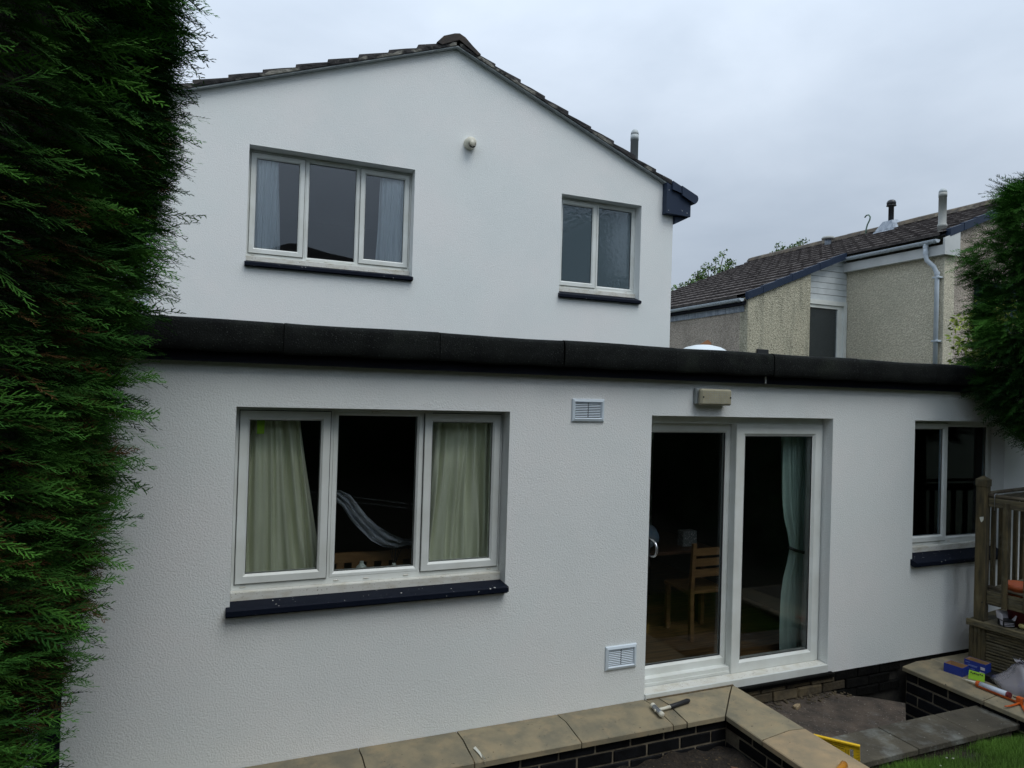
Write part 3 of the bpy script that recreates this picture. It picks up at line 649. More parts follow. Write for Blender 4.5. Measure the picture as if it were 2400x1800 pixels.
MB().box(3.345, 3.645, 4.355, 4.399, 2.248, 2.372, .008).build('base', 'lamp_body', lp)
MB().box(3.352, 3.652, 4.305, 4.354, 2.242, 2.370, .014).build('lens', 'lamp_lens', lp)
dm = MB()
for i in range(9):
    for j in range(5):
        dm.lathe([(.0035, 0), (.0025, -.002)], (3.405+i*.024, 4.3045, 2.266+j*.019), 6, 'y')
dm.build('lens_dimples', 'lamp_body', lp)
for x in (3.372, 3.632): MB().lathe([(.0065, 0), (.0065, -.004), (.003, -.005)], (x, 4.3048, 2.305), 10, 'y').build('screw', 'black_plastic', lp)
ev = empty('extractor_vent', (2.52, 7.65, 5.22), 'round yellowed extractor vent high on the gable', 'vent')
e2 = MB(); prof = []
for i in range(9):
    a = math.pi/2*i/8; prof.append((.072*math.cos(a)**.6 if i < 8 else .0, -.09*math.sin(a)))
e2.lathe([(.072, .05)]+prof, (2.52, 7.67, 5.235), 20, 'y').build('cowl', 'extract', ev, True)
MB().lathe([(.046, 0), (.046, -.004), (.01, -.0045)], (2.522, 7.592, 5.205), 16, 'y').build('grille_hole', 'dark', ev)
for k in range(4):
    MB().tube([(2.482, 7.583, 5.222-.012*k+.008), (2.522, 7.583, 5.205-.012*k+.006), (2.562, 7.583, 5.222-.012*k+.008)], .0028, 5).build('grille_bar', 'extract', ev)
sp1 = empty('soil_vent_pipe', (5.12, 8.2, 5.2), 'grey vent pipe with domed cage rising behind white house roof slope', 'vent pipe')
MB().lathe([(.055, -.1), (.055, .68), (.058, .68), (.058, .76)], (5.12, 8.2, 5.2), 20).build('pipe', 'grey_pvc', sp1, True)
MB().lathe([(.057, 0), (.055, .03), (.043, .06), (.022, .078), (.002, .082)], (5.12, 8.2, 5.96), 18).build('cage', 'grey_pvc', sp1, True)
sk = empty('roof_dome', (4.37, 5.6, 2.6), 'white domed rooflight on the extension flat roof', 'rooflight')
MB().lathe([(.30, 0), (.30, .08), (.26, .15), (.17, .20), (.08, .222), (.002, .228)], (4.37, 5.6, 2.605), 28).build('dome', 'skylight', sk, True)
MB().lathe([(.33, 0), (.33, .05), (.30, .06)], (4.37, 5.6, 2.603), 28).build('kerb', 'lead', sk)
tag(MB().add([(4.44, 5.75, 2.61), (4.58, 5.72, 2.61), (4.56, 5.72, 2.87), (4.53, 5.74, 2.90), (4.44, 5.80, 2.83), (4.50, 5.85, 2.61)], [(0, 1, 2, 3, 4), (0, 4, 5), (1, 5, 4, 3, 2), (0, 5, 1)]).build('tile_offcut', 'rust'),
    'broken brown piece standing behind white dome on the flat roof', 'debris')

# ================================================================== NEIGHBOUR HOUSE
nb = empty('cream_house', (11, 10, 0), 'cream roughcast neighbouring house with dark tiled roof and grey gutters', 'house')
SL = .406
def nz(x): return 4.11+(x-8.30)*SL
MB().box(8.45, 8.75, 9.64, 15, 0, nz(8.42)-.08).build('low_side_wall', 'harl_pink', nb)
MB().prism([(8.45, 0), (9.912, 0), (9.912, nz(9.912)-.06), (8.45, nz(8.45)-.06)], 'y', 9.62, 9.82).build('stained_wall', 'harl_stained', nb)
MB().box(10.95, 11.2, 7.78, 9.745, 0, 4.84).build('upper_side_wall', 'harl', nb)
MB().prism([(11.2, 0), (15.8, 0), (15.8, 5.0), (13.3, nz(13.3)-.1), (11.2, nz(11.2)-.1)], 'y', 7.78, 8.0).build('front_wall', 'harl_pink', nb)
MB().prism([(8.5, 2.6), (13.25, 2.6), (13.25, nz(13.2)-.12), (8.5, nz(8.5)-.12)], 'y', 14.7, 14.9).build('far_wall', 'harl', nb)
MB().box(15.6, 15.8, 8.0, 15, 0, 5.0).build('right_side_wall', 'harl', nb)
# recessed wall section with boards above the window
MB().prism([(9.913, 0), (10.949, 0), (10.949, nz(10.949)-.08), (9.913, nz(9.913)-.08)], 'y', 9.764, 9.86).build('recess_backing', 'harl', nb)
def clipz(x): return nz(x)-.06
zb = 4.222
for i in range(7):
    z0 = zb+i*.114; z1 = z0+.106
    pts = [(9.914, z0), (10.947, z0), (10.947, min(z1, clipz(10.947))), (max(9.914, min(10.947, 8.30+(z1+.06-4.11)/SL)), z1), (9.914, min(z1, clipz(9.914)))]
    if z0 >= clipz(9.914):
        xs_ = 8.30+(z0+.06-4.11)/SL
        if xs_ > 10.9: continue
        xe = 8.30+(z1+.06-4.11)/SL
        pts = [(xs_, z0), (10.947, z0), (10.947, min(z1, clipz(10.947)))]+([(xe, z1)] if xe < 10.94 else [])
    MB().prism(pts, 'y', 9.735-.004*(i % 2), 9.755).build('cladding_board', 'white_board', nb)
fw = MB(); fw.box(9.914, 10.935, 9.70, 9.76, 4.135, 4.219).box(10.86, 10.935, 9.70, 9.76, 2.6, 4.134).box(10.72, 10.80, 9.725, 9.762, 2.6, 4.07).box(9.914, 10.80, 9.725, 9.762, 4.07, 4.132).box(10.80, 10.86, 9.735, 9.762, 2.6, 4.132)
nw = fw.build('window', 'upvc', nb)
M['nb_glass'] = glass_mat('dull_pane', tint=(.25, .27, .26), ior=1.6, milk=.12)
MB().box(9.914, 10.72, 9.752, 9.756, 2.6, 4.07).build('pane', 'nb_glass', nw)
MB().box(8.66, 8.92, 9.58, 9.618, 3.10, 3.20, .008).build('wall_vent', 'black_plastic', nb)
MB().box(11.70, 12.9, 7.74, 7.778, 3.3, 4.45).build('window_shutter', 'navy_clean', nb)
# fascia boards and soffit
MB().box(10.845, 10.875, 7.74, 9.74, 4.80, 4.965).box(10.875, 10.948, 7.76, 9.74, 4.80, 4.82).build('fascia', 'white_wood', nb)
MB().prism([(10.845, 4.80), (11.22, 4.80), (11.22, nz(11.22)-.07), (10.845, nz(10.845)-.07)], 'y', 7.705, 7.738).build('box_end', 'white_wood', nb)
# black strip painted in as soffit shade and lead flashing at lower eaves
MB().box(8.36, 8.44, 9.66, 15, 3.98, 4.06).build('eaves_shade_strip', 'fascia', nb)
lv = MB(); 
for i in range(9):
    a = 9.70+i*.50
    tt = MB().box(8.432-.004*(i % 2), 8.446, a, a+.505, 3.865, 3.972).jit(.005, i); lv.add(tt.v, tt.f)
lv.build('lead_flashing', 'lead', nb)
# tiles
def tile_mesh(name, seed):
    r = random.Random(seed); L_, W_, th = .372, .302, .020; ang = math.atan(SL); v = []; f = []
    prof = [(-.151, .0), (-.12, .006), (-.085, .007), (-.05, .001), (.02, .0), (.06, .003), (.10, .001), (.150, .0)]
    for (s, lift) in ((0, .048), (L_, .0)):
        for (yy, h) in prof:
            x = s*math.cos(ang)-(h+lift)*math.sin(ang); z = s*math.sin(ang)+(h+lift)*math.cos(ang); v.append((x, yy, z+r.uniform(-.002, .002)))
    n = len(prof)
    for (yy, h) in prof: v.append((-(-.004)*math.sin(ang), yy, -.004*math.cos(ang)))
    for i in range(n-1): f.append((i, i+1, n+i+1, n+i)); f.append((2*n+i, 2*n+i+1, i+1, i))
    me = bpy.data.meshes.new(name); me.from_pydata(v, [], [q[::-1] for q in f]); me.update(); me.materials.append(M['nbtile']); return me
TM = [tile_mesh('roof_tile', s) for s in range(5)]
spots = []
for c in range(16):
    x = 8.29+c*.3125; ys = 9.72 if c < 8 else 7.76
    k = 0
    while ys+.15+k*.30 < 15.05: spots.append((x, ys+.15+k*.30)); k += 1
spots.sort(key=lambda p: p[0]**2+p[1]**2)
for i, (x, y) in enumerate(spots[:296]):
    share('roof_tile', TM[i*7 % 5], (x, y, nz(x)+rj.uniform(-.0015, .0015)), nb, rot=(rj.uniform(-.004, .004), 0, 0))
rest = MB()
for (x, y) in spots[296:]:
    me = TM[0]; rest.add([(x+q.co.x, y+q.co.y, nz(x)+q.co.z) for q in me.vertices], [tuple(p.vertices) for p in me.polygons])
tag(rest.build('roof_tiles', 'nbtile', nb, fixn=False), kind='stuff')
MB().prism([(8.34, nz(8.34)-.03), (13.3, nz(13.3)-.03), (13.3, nz(13.3)-.015), (8.34, nz(8.34)-.015)], 'y', 9.74, 14.98).build('roof_underlay', 'fascia', nb)
MB().prism([(10.86, nz(10.86)-.03), (13.3, nz(13.3)-.03), (13.3, nz(13.3)-.015), (10.86, nz(10.86)-.015)], 'y', 7.78, 9.739).build('roof_underlay', 'fascia', nb)
MB().prism([(13.3, nz(13.3)-.03), (18.3, nz(8.3)-.03), (18.3, nz(8.3)+.02), (13.3, nz(13.3)+.03)], 'y', 7.76, 15.0).build('rear_roof_slope', 'nbtile', nb)
M['nbridge'] = mat('lichened_ridge', (.12, .095, .065), .95, col2=(.05, .045, .04), nscale=7, bump=1, bscale=30, bdist=.01, rnd=.2, dirt=(.26, .23, .17), dirt_scale=5, dirt_cut=(.55, .8))
for k in range(16):
    a = 7.74+k*.455
    if a > 14.9: break
    zz = nz(13.3)
    MB().prism([(13.10, zz-.03), (13.16, zz+.06), (13.30, zz+.115), (13.44, zz+.06), (13.50, zz-.03)], 'y', a, a+.45).jit(.004, k).build('ridge_tile', 'nbridge', nb)
def verge(xa, n, y, L_=.334):
    for i in range(n):
        x0 = xa+i*L_; x1 = x0+L_-.006
        MB().prism([(x0, nz(x0)-.085), (x1+.01, nz(x1+.01)-.085), (x1+.01, nz(x1+.01)+.035), (x0, nz(x0)+.052)], 'y', y-.02-.006*(i % 2), y+.06).build('verge_cap', 'navy_clean', nb)
verge(8.42, 7, 9.60); verge(10.97, 7, 7.72)
def gutter(xc, zc, y0, y1, m='pipe_blue', brk=()):
    n = 10; po = [(xc-.056*math.cos(math.pi*i/n), zc-.056*math.sin(math.pi*i/n)) for i in range(n+1)]; pi_ = [(xc-.050*math.cos(math.pi*i/n), zc-.050*math.sin(math.pi*i/n)+.001) for i in range(n, -1, -1)]
    MB().prism(po+pi_, 'y', y0, y1).build('gutter', m, nb)
    MB().prism(po, 'y', y0-.012, y0-.001).build('gutter_end', m, nb)
    for y in brk:
        po2 = [(xc-.063*math.cos(math.pi*i/n), zc-.063*math.sin(math.pi*i/n)) for i in range(n+1)]; pi2 = [(xc-.057*math.cos(math.pi*i/n), zc-.057*math.sin(math.pi*i/n)) for i in range(n, -1, -1)]
        MB().prism(po2+pi2, 'y', y, y+.03).build('gutter_bracket', m, nb)
gutter(8.335, 4.09, 9.66, 15.0, brk=(9.71, 10.2, 11.15, 12.1, 13.0, 14))
gutter(10.785, 5.055, 7.80, 9.72, brk=(7.83, 7.93, 8.10, 8.72, 9.28, 9.66))
dp = MB(); dp.tube([(10.785, 8.0, 5.02), (10.785, 8.0, 4.83), (10.80, 7.99, 4.74), (10.86, 7.90, 4.62), (10.885, 7.86, 4.50), (10.885, 7.86, 2.7)], .036, 12)
dpo = dp.build('downpipe', 'pipe_blue', nb, True)
for (z, x, y) in ((4.94, 10.785, 8.0), (4.84, 10.785, 8.0), (4.48, 10.885, 7.86)):
    MB().lathe([(.042, 0), (.042, .05)], (x, y, z), 12).build('pipe_collar', 'pipe_blue', dpo)
for z in (4.42, 3.35): MB().box(10.85, 10.946, 7.80, 7.92, z, z+.03, .004).build('pipe_clip', 'pipe_blue', dpo)
# things on that roof
fl = empty('roof_flue', (13.1, 10.6, 6.2), 'black flue terminal with flared cap on the cream house ridge', 'flue')
MB().lathe([(.055, -.1), (.055, .34), (.10, .345), (.10, .36), (.065, .362), (.09, .375), (.095, .42), (.075, .46), (.05, .475)], (13.18, 10.6, 6.26), 16).build('terminal', 'black_plastic', fl, True)
MB().add([(12.93, 10.32, 6.00), (13.28, 10.32, 6.15), (13.28, 10.86, 6.15), (12.93, 10.86, 6.00), (13.08, 10.50, 6.27), (13.26, 10.50, 6.30), (13.26, 10.72, 6.30), (13.08, 10.72, 6.27)], [(0,1,5,4),(1,2,6,5),(2,3,7,6),(3,0,4,7),(4,5,6,7)]).build('flashing', 'lead', fl)
s2 = empty('soil_vent_pipe', (11.1, 7.95, 5.3), 'pale grey vent pipe with domed cage near the cream house gutter end', 'vent pipe')
MB().lathe([(.075, -.05), (.07, .06), (.08, .065), (.075, .10), (.062, .12), (.062, .58), (.066, .58), (.066, .65)], (11.15, 7.98, 5.28), 18).build('pipe', 'grey_pvc_old', s2, True)
MB().lathe([(.064, 0), (.062, .03), (.045, .06), (.02, .075), (.002, .078)], (11.15, 7.98, 5.93), 16).build('cage', 'grey_pvc', s2, True)
MB().box(10.98, 11.32, 7.85, 8.14, 5.18, 5.215).jit(.01, 4).build('flashing', 'lead', s2)
mv = empty('mushroom_vent', (12.9, 12.05, 6.0), 'short grey mushroom vent on the cream house roof below its ridge', 'vent pipe')
MB().lathe([(.075, -.08), (.075, .14), (.06, .16)], (12.92, 12.05, 5.98), 16).build('neck', 'lead', mv, True)
MB().lathe([(.14, 0), (.15, .02), (.13, .055), (.05, .075), (.002, .078)], (12.92, 12.05, 6.13), 18).build('cap', 'grey_pvc_old', mv, True)
hk = MB(); hk.tube([(13.1, 11.17, 6.05), (13.1, 11.16, 6.2), (13.1, 11.13, 6.30), (13.1, 11.07, 6.40), (13.1, 11.06, 6.46), (13.1, 11.10, 6.515), (13.1, 11.16, 6.52), (13.1, 11.205, 6.48)], .016, 7)
tag(hk.build('wire_hook', 'teal_wire', None, True), 'thin curved green wire hook standing up from cream house ridge', 'wire hook')

# ================================================================== PLANTER WALLS
pw = empty('planter_wall', (2.5, 4.2, -.3), 'low black brick wall with buff coping stones running below the house wall and turning by the patio door', 'wall')
MB().box(-.8, 3.80, 4.075, 4.38, -.75, -.062).box(3.472, 3.758, 2.2, 4.074, -.75, -.062).build('mortar_core', 'brick_mortar', pw)
BR = [unit_box('brick', .262, .04, .074, 'brick', s, .0018, .004) for s in range(5)]
BRY = [unit_box('brick', .04, .262, .074, 'brick', s, .0018, .004) for s in range(5)]
for row in range(3):
    z = -.104-.088*row; off = (.139 if row % 2 else 0)
    for i in range(20):
        x = 3.40-.06-off-i*.278
        if x < .2: break
        share('brick', BR[(i+row*2) % 5], (x, 4.087, z), pw)
    if row % 2: share('brick', BR[0], (3.405, 4.087, z), pw, scale=(.48, 1, 1))
    for i in range(7):
        y = 3.93-off-i*.278
        share('brick', BRY[(i+row) % 5], (3.486, y, z), pw)
for row in range(2):
    z = -.104-.088*row
    for i in range(6): share('brick', BRY[(i+row) % 5], (3.745, 4.2-(.139 if row % 2 else 0)-i*.278, z), pw)
def cprof(yb, yf, ztop=0.0): return [(yb, ztop-.006), (yb-.14, ztop+.005), (yf+.006, ztop-.024), (yf, ztop-.030), (yf, ztop-.062), (yb, ztop-.062)]
cx = [-.80, .10, .82, 1.477, 2.232, 2.966, 3.082]
for a, b in zip(cx[:-1], cx[1:]):
    MB().prism(cprof(4.397, 4.02), 'x', a+.004, b-.004).jit(.0012, int(a*100)).build('coping_stone', 'coping', pw)
    MB().box(b-.0045, b+.0045, 4.03, 4.395, -.055, -.022).build('joint', 'coping_mortar', pw)
def ploft(A, B):
    n = len(A); return MB().add(A+B, [tuple(range(n)), tuple(range(2*n-1, n-1, -1))]+[(i, (i+1) % n, n+(i+1) % n, n+i) for i in range(n)])
pr = cprof(4.397, 4.02)
def mitre(y): return 3.80-(4.397-y)*(3.80-3.42)/(4.397-4.02)
ploft([(3.090, y, z) for y, z in pr], [(mitre(y)-.004, y, z) for y, z in pr]).build('coping_stone', 'coping', pw)
def rx(y): return mitre(y)   # same profile carried round the corner
yst = [None, 3.643, 2.90, 2.15]
ploft([(rx(y)+.006, y-.004, z) for y, z in pr], [(rx(y), 3.647, z) for y, z in pr]).build('coping_stone', 'coping', pw)
M['coping_warm'] = mat('warm_sandstone_coping', (.40, .29, .165), .85, col2=(.27, .215, .135), nscale=5, bump=.35, bscale=60, bdist=.004,
                dirt=(.20, .175, .12), dirt_scale=3.2, dirt_cut=(.52, .75), speck=(.03, .028, .02), speck_scale=48, speck_cut=.71)
ploft([(rx(y), 3.639, z) for y, z in pr], [(rx(y), 2.90, z) for y, z in pr]).build('coping_stone', 'coping_warm', pw)
ploft([(rx(y), 2.892, z) for y, z in pr], [(rx(y), 2.15, z) for y, z in pr]).build('coping_stone', 'coping_warm', pw)
MB().box(3.43, 3.79, 3.6395, 3.6465, -.055, -.022).build('joint', 'coping_mortar', pw)
MB().prism([(3.812, 4.372), (3.792, 4.395), (3.46, 4.03), (3.44, 4.02)][::-1], 'z', -.055, -.028).build('joint', 'coping_mortar', pw)
MB().box(2.985, 3.80, 4.372, 4.387, -.06, .001).jit(.003, 3).build('mortar_fillet', 'coping_mortar', pw)
MB().box(3.802, 3.845, 3.95, 4.39, -.30, -.035, .006).build('render_edge', 'concrete', pw)

qw = empty('step_wall', (5.9, 3.9, -.4), 'black brick wall with buff coping stones on the right, beside pit and paving slabs', 'wall')
MB().box(5.7525, 6.05, 2.2, 4.36, -1.0, -.126).box(6.05, 7.6, 4.05, 4.36, -1.0, -.122).box(6.05, 7.6, 2.2, 4.05, -1.0, -.095).build('mortar_core', 'brick_mortar', qw)
for row in range(7):
    z = -.168-.0975*row
    for i in range(8):
        y = (4.247 if row % 2 == 0 else 4.104+.003)-.139*1-i*.278+.139*0
        if row % 2 == 0: y = 4.247-.139-i*.278
        else: y = 4.104-.139-i*.278
        share('brick', BRY[(i*2+row) % 5], (5.766, y, z), qw, scale=(1, 1, 1.1))
    y0 = 4.247 if row % 2 == 0 else 4.104
    wd = 4.362-y0-.008
    share('brick', BRY[row % 5], (5.766, y0+.002+wd/2, z), qw, scale=(1, wd/.268, 1.1))
for (a, b, wm) in ((4.372, 3.652, 0), (3.644, 3.0, 1), (2.992, 2.3, 0)):
    A = [(5.715, -.095), (5.72, -.088), (5.90, -.064), (6.09, -.072), (6.09, -.125), (5.715, -.125)]
    MB().prism(A, 'y', b, a).jit(.001, int(a*9)).build('coping_stone', 'coping', qw)
MB().box(5.73, 6.08, 3.6445, 3.6515, -.12, -.092).build('joint', 'coping_mortar', qw)
for a, b in ((6.097, 6.75), (6.757, 7.4)):
    MB().box(a, b, 4.02, 4.385, -.12, -.071, .004).build('coping_stone', 'coping', qw)
MB().box(6.097, 7.4, 2.3, 4.012, -.12, -.080).build('paving_slab', 'slab', qw)

# ================================================================== DECK
deck = empty('timber_deck', (6.4, 3.9, 0), 'raised weathered timber deck with post, rails and grooved boards at right edge', 'deck')
DA = math.radians(-9.5)   # deck frame: local u runs to the right/back, local w towards the camera
DO = Vector((6.262, 4.150))
def dk(mb): # local (u, w, z) with origin at the back-left corner of the deck -> world
    ca, sa = math.cos(-DA), math.sin(-DA)
    out = []
    for u, wv, z in mb.v:
        y = -wv; out.append((DO.x+u*ca-y*sa, DO.y+u*sa+y*ca, z))
    mb.v = out; return mb
def grooved(mb, n, u, w0, w1, z0, z1):
    """horizontal grooved board in the plane u=const"""
    h = (z1-z0)/n
    for k in range(n): mb.box(u, u+.022, w0, w1, z0+h*k+.0045, z0+h*(k+1)-.0045, .002)
    mb.box(u+.014, u+.020, w0, w1, z0+.001, z1-.001)
dk(MB().box(0, 1.6, 0, .11, .335, .368, .005)).build('deck_board', 'wood_h', deck)
for i in range(8): dk(MB().box(0, 1.6, .115+i*.123, .115+i*.123+.118, .337, .366, .004)).build('deck_board', 'wood_h', deck)
dk(MB().box(-.022, .0, -.01, 1.15, .312, .370, .006)).build('nosing_board', 'wood_h', deck)
tb_ = MB()
for k in range(4): tb_.box(.006, .028, .012+k*.032, .012+k*.032+.027, -.08, .310, .003)
tb_.box(.012, .026, .012, .14, -.08, .308); dk(tb_).build('grooved_board', 'wood', deck)
for i in range(4):
    gb = MB(); z1 = .308-i*.108; grooved(gb, 4, .010, .143, 1.1, z1-.102, z1); dk(gb).build('grooved_board', 'wood_h', deck)
dk(MB().box(.02, 1.6, .0, .02, -.08, .33)).build('rear_board', 'wood', deck)
dk(MB().box(.05, .12, .03, .10, -.08, .33)).build('joist_post', 'wood', deck)
PU, PW = .06, .075; ps = .085
pst = dk(MB().box(PU-ps/2, PU+ps/2, PW-ps/2, PW+ps/2, .369, 1.575, .004)); pst.build('post', 'wood', deck)
pc = MB(); a = ps/2+.004
pc.add([(PU-a, PW-a, 1.575), (PU+a, PW-a, 1.575), (PU+a, PW+a, 1.575), (PU-a, PW+a, 1.575), (PU-a, PW-a, 1.635), (PU+a, PW-a, 1.635), (PU+a, PW+a, 1.635), (PU-a, PW+a, 1.635), (PU, PW, 1.672)],
       [(0,1,5,4),(1,2,6,5),(2,3,7,6),(3,0,4,7),(4,5,8),(5,6,8),(6,7,8),(7,4,8),(0,3,2,1)])
dk(pc).build('post_cap', 'wood', deck)
spb = MB()
for k in range(7):
    t = k/7*2*math.pi; spb.v.append((PU-ps/2-.002, PW+.012+.014*math.cos(t)*(1+.5*(k % 2)), 1.28+.020*math.sin(t)*(1+.5*(k % 2))))
spb.f.append(tuple(range(7))); spb.v += [(x-.003, y, z) for x, y, z in spb.v[:7]]; spb.f.append(tuple(range(7, 14)))
dk(spb).build('paint_splash', 'paint_blob', deck)
# side rail towards the camera
u0 = PU-.012
dk(MB().box(u0, u0+.034, PW+.046, 1.2, 1.395, 1.475, .004)).build('rail', 'wood_h', deck)
dk(MB().box(u0, u0+.034, PW+.046, 1.2, .520, .640, .004)).build('rail', 'wood_h', deck)
dk(MB().tube([(u0+.02, PW+.044, 1.495), (u0+.022, .6, 1.498), (u0+.02, 1.2, 1.494)], .016, 10)).build('cane_rail', 'cane', deck, True)
dk(MB().tube([(u0+.05, PW+.044, .668), (u0+.052, .6, .664), (u0+.05, 1.2, .668)], .016, 10)).build('cane_rail', 'cane', deck, True)
for k in range(6):
    wv = PW+.175+k*.165
    dk(MB().box(u0-.035, u0-.001, wv, wv+.042, .522, 1.462-.01, .006)).build('baluster', 'wood', deck)
hkk = MB(); hkk.tube([(u0-.008, PW+.10, 1.37), (u0-.008, PW+.10, 1.505), (u0+.006, PW+.10, 1.520), (u0+.035, PW+.10, 1.518), (u0+.042, PW+.10, 1.49)], .0028, 6)
dk(hkk).build('wire_hook', 'steel', deck, True)
# rear rail along the house
dk(MB().box(PU+.044, 1.7, PW-.016, PW+.016, 1.40, 1.475, .004)).build('rail', 'wood_h', deck)
dk(MB().box(PU+.044, 1.7, PW-.016, PW+.016, .56, .63, .004)).build('rail', 'wood_h', deck)
dk(MB().tube([(PU+.046, PW, 1.505), (1.7, PW, 1.512)], .017, 10)).build('cane_rail', 'cane', deck, True)
for k in range(8):
    dk(MB().box(PU+.12+k*.15, PU+.162+k*.15, PW-.050, PW-.017, .562, 1.462, .005)).build('baluster', 'wood', deck)
def D3(u, wv, z):
    q = dk(MB().add([(u, wv, z)], [])).v[0]; return q
# things on the deck
p = Vector((6.515, 3.86, .369))
pt = empty('plant_pot', p, 'orange plastic plant pot stacked on another, on the deck behind the rail', 'pot')
MB().lathe([(.02, .20), (.095, .20), (.118, .325), (.128, .33), (.133, .365), (.124, .365), (.112, .33), (.02, .22)], p, 28).build('upper_pot', 'terracotta', pt, True)
MB().lathe([(.085, .0), (.105, .17), (.118, .175), (.118, .199), (.06, .199)], p, 28).build('lower_pot', 'maroon', pt, True)
p = D3(.075, .27, .369)
bx = empty('open_carton', p, 'open black and white carton lying on deck edge by the post', 'box')
q = MB(); q.box(-.045, .045, -.045, .045, 0, .055); q.v = [(p[0]+x, p[1]+y, p[2]+z) for x, y, z in q.v]; q.rot(-.5, (p[0], p[1])).build('carton', 'black_plastic', bx)
q = MB(); q.add([(-.047, -.04, .055), (-.052, .045, .055), (-.06, .05, .12), (-.05, -.035, .105)], [(0, 1, 2, 3)]); q.add([(-.045, .047, .055), (.045, .047, .055), (.05, .055, .115), (-.05, .055, .12)], [(0, 1, 2, 3)])
q.add([(.047, .045, .056), (.047, -.045, .056), (.06, -.05, .10), (.06, .05, .11)], [(0, 1, 2, 3)])
q.v = [(p[0]+x, p[1]+y, p[2]+z) for x, y, z in q.v]; q.rot(-.5, (p[0], p[1])).build('flap', 'label_white', bx)
q = MB()
for k in range(3): q.box(-.04, .04, -.0466, -.0456, .008+k*.013, .011+k*.013)
q.v = [(p[0]+x, p[1]+y, p[2]+z) for x, y, z in q.v]; q.rot(-.5, (p[0], p[1])).build('print_lines', 'label_white', bx)
q = MB(); q.box(-.0466, -.0456, -.03, -.012, .008, .046); q.box(-.0466, -.0456, -.004, .004, .008, .046); q.box(-.0466, -.0456, .004, .016, .040, .046)
q.v = [(p[0]+x, p[1]+y, p[2]+z) for x, y, z in q.v]; q.rot(-.5, (p[0], p[1])).build('print_lines', 'label_white', bx)
for k, (u, wv, r, m_, lb) in enumerate(((.10, .385, .026, 'potato_y', 'yellowish bulb beside the black carton on deck'), (.085, .445, .028, 'potato', 'brown seed potato nearest the yellow bulb on deck'),
                                        (.14, .475, .026, 'potato', 'brown seed potato behind the others on deck'), (.10, .515, .030, 'potato', 'brown seed potato at right end of the row on deck'))):
    c = D3(u, wv, .369); mb = MB()
    for j in range(8):
        for i in range(12):
            a_ = 2*math.pi*i/12; e = math.pi*j/7; rr = r*(1+rj.uniform(-.08, .08)); mb.v.append((c[0]+rr*math.cos(a_)*math.sin(e), c[1]+rr*1.3*math.sin(a_)*math.sin(e), c[2]+r*.85+rr*.85*math.cos(e)))
    for j in range(7):
        for i in range(12): mb.f.append((j*12+i, j*12+(i+1) % 12, (j+1)*12+(i+1) % 12, (j+1)*12+i))
    tag(mb.build('potato', m_, None, True), lb, 'potato', 'bulbs and potatoes on the deck')

# ================================================================== TOOLS AND LITTER
hm = empty('mallet', (3.0, 4.17, .0), 'soft faced mallet with black grip lying on the coping by the patio door', 'mallet')
A_, B_ = Vector((2.930, 4.235, .030)), Vector((2.926, 4.100, .016)); dAB = (B_-A_)
MB().tube([A_+dAB*.16, A_+dAB*.20, A_+dAB*.80, A_+dAB*.84], [.017, .019, .019, .017], 16).build('head', 'steel', hm, True)
MB().tube([A_-dAB*.02, A_+dAB*.02, A_+dAB*.16], [.014, .020, .020], 16).build('face', 'nylon', hm, True)
MB().tube([A_+dAB*.84, A_+dAB*.98, A_+dAB*1.02], [.020, .020, .014], 16).build('face', 'nylon', hm, True)
MB().tube([(2.905, 4.165, .022), (2.912, 4.166, .023)], [.010, .011], 10).build('rivet', 'nylon', hm)
MB().tube([(2.945, 4.168, .022), (3.0, 4.178, .020), (3.055, 4.190, .017)], [.012, .011, .013], 12).build('shaft', 'nylon', hm, True)
MB().tube([(3.055, 4.190, .017), (3.06, 4.191, .017), (3.15, 4.208, .018), (3.235, 4.225, .019), (3.255, 4.229, .019)], [.013, .017, .016, .018, .012], 14).build('grip', 'rubber', hm, True)
oh = empty('hammer', (3.5, 3.1, 0), 'amber wooden hammer handle lying across the coping at bottom edge', 'hammer')
MB().tube([(3.28, 3.03, .005), (3.40, 3.075, .008), (3.52, 3.120, .012), (3.60, 3.150, .016), (3.636, 3.164, .019)], [.016, .0165, .018, .021, .023], 16).build('handle', 'amber', oh, True)
MB().tube([(3.6365, 3.1642, .019), (3.644, 3.167, .0195)], [.023, .019], 16).build('end_cap', 'black_plastic', oh)
MB().tube([(3.30, 2.97, .01), (3.27, 3.09, .01)], [.018, .020], 12).build('head', 'steel', oh)

# yellow rafter square leaning against the coping
sqr = empty('rafter_square', (3.93, 3.45, -.1), 'yellow plastic rafter square leaning beside the coping at bottom right', 'square')
PA = Vector((3.812, 3.578, -.020)); PB_ = Vector((3.985, 3.345, -.012)); ex = (PB_-PA); Ls = ex.length; ex.normalize()
ez = Vector((.02, .01, -1)).normalized(); ez = (ez-ex*ez.dot(ex)).normalized(); en = ex.cross(ez).normalized()
if en.y > 0: en = -en
H = .165
def SQ(u, v_, n=0): return PA+ex*u+ez*v_+en*n
def sqpoly(pts, t0, t1): 
    n = len(pts); A = [tuple(SQ(u, v_, t0)) for u, v_ in pts]; B = [tuple(SQ(u, v_, t1)) for u, v_ in pts]; return ploft(A, B)
sx0, sx1, sz0, sz1 = Ls-.062, Ls-.040, .035, .115
hyp = lambda u: H*u/Ls
q = MB()
for pts in ([(0, 0), (sx0, 0), (sx0, hyp(sx0))], [(sx0, 0), (sx1, 0), (sx1, sz0), (sx0, sz0)], [(sx1, 0), (Ls, 0), (Ls, H), (sx1, hyp(sx1))], [(sx0, sz1), (sx1, sz1), (sx1, hyp(sx1)), (sx0, hyp(sx0))]):
    t_ = sqpoly(pts, 0, .004); q.add(t_.v, t_.f)
q.build('plate', 'yellow', sqr)
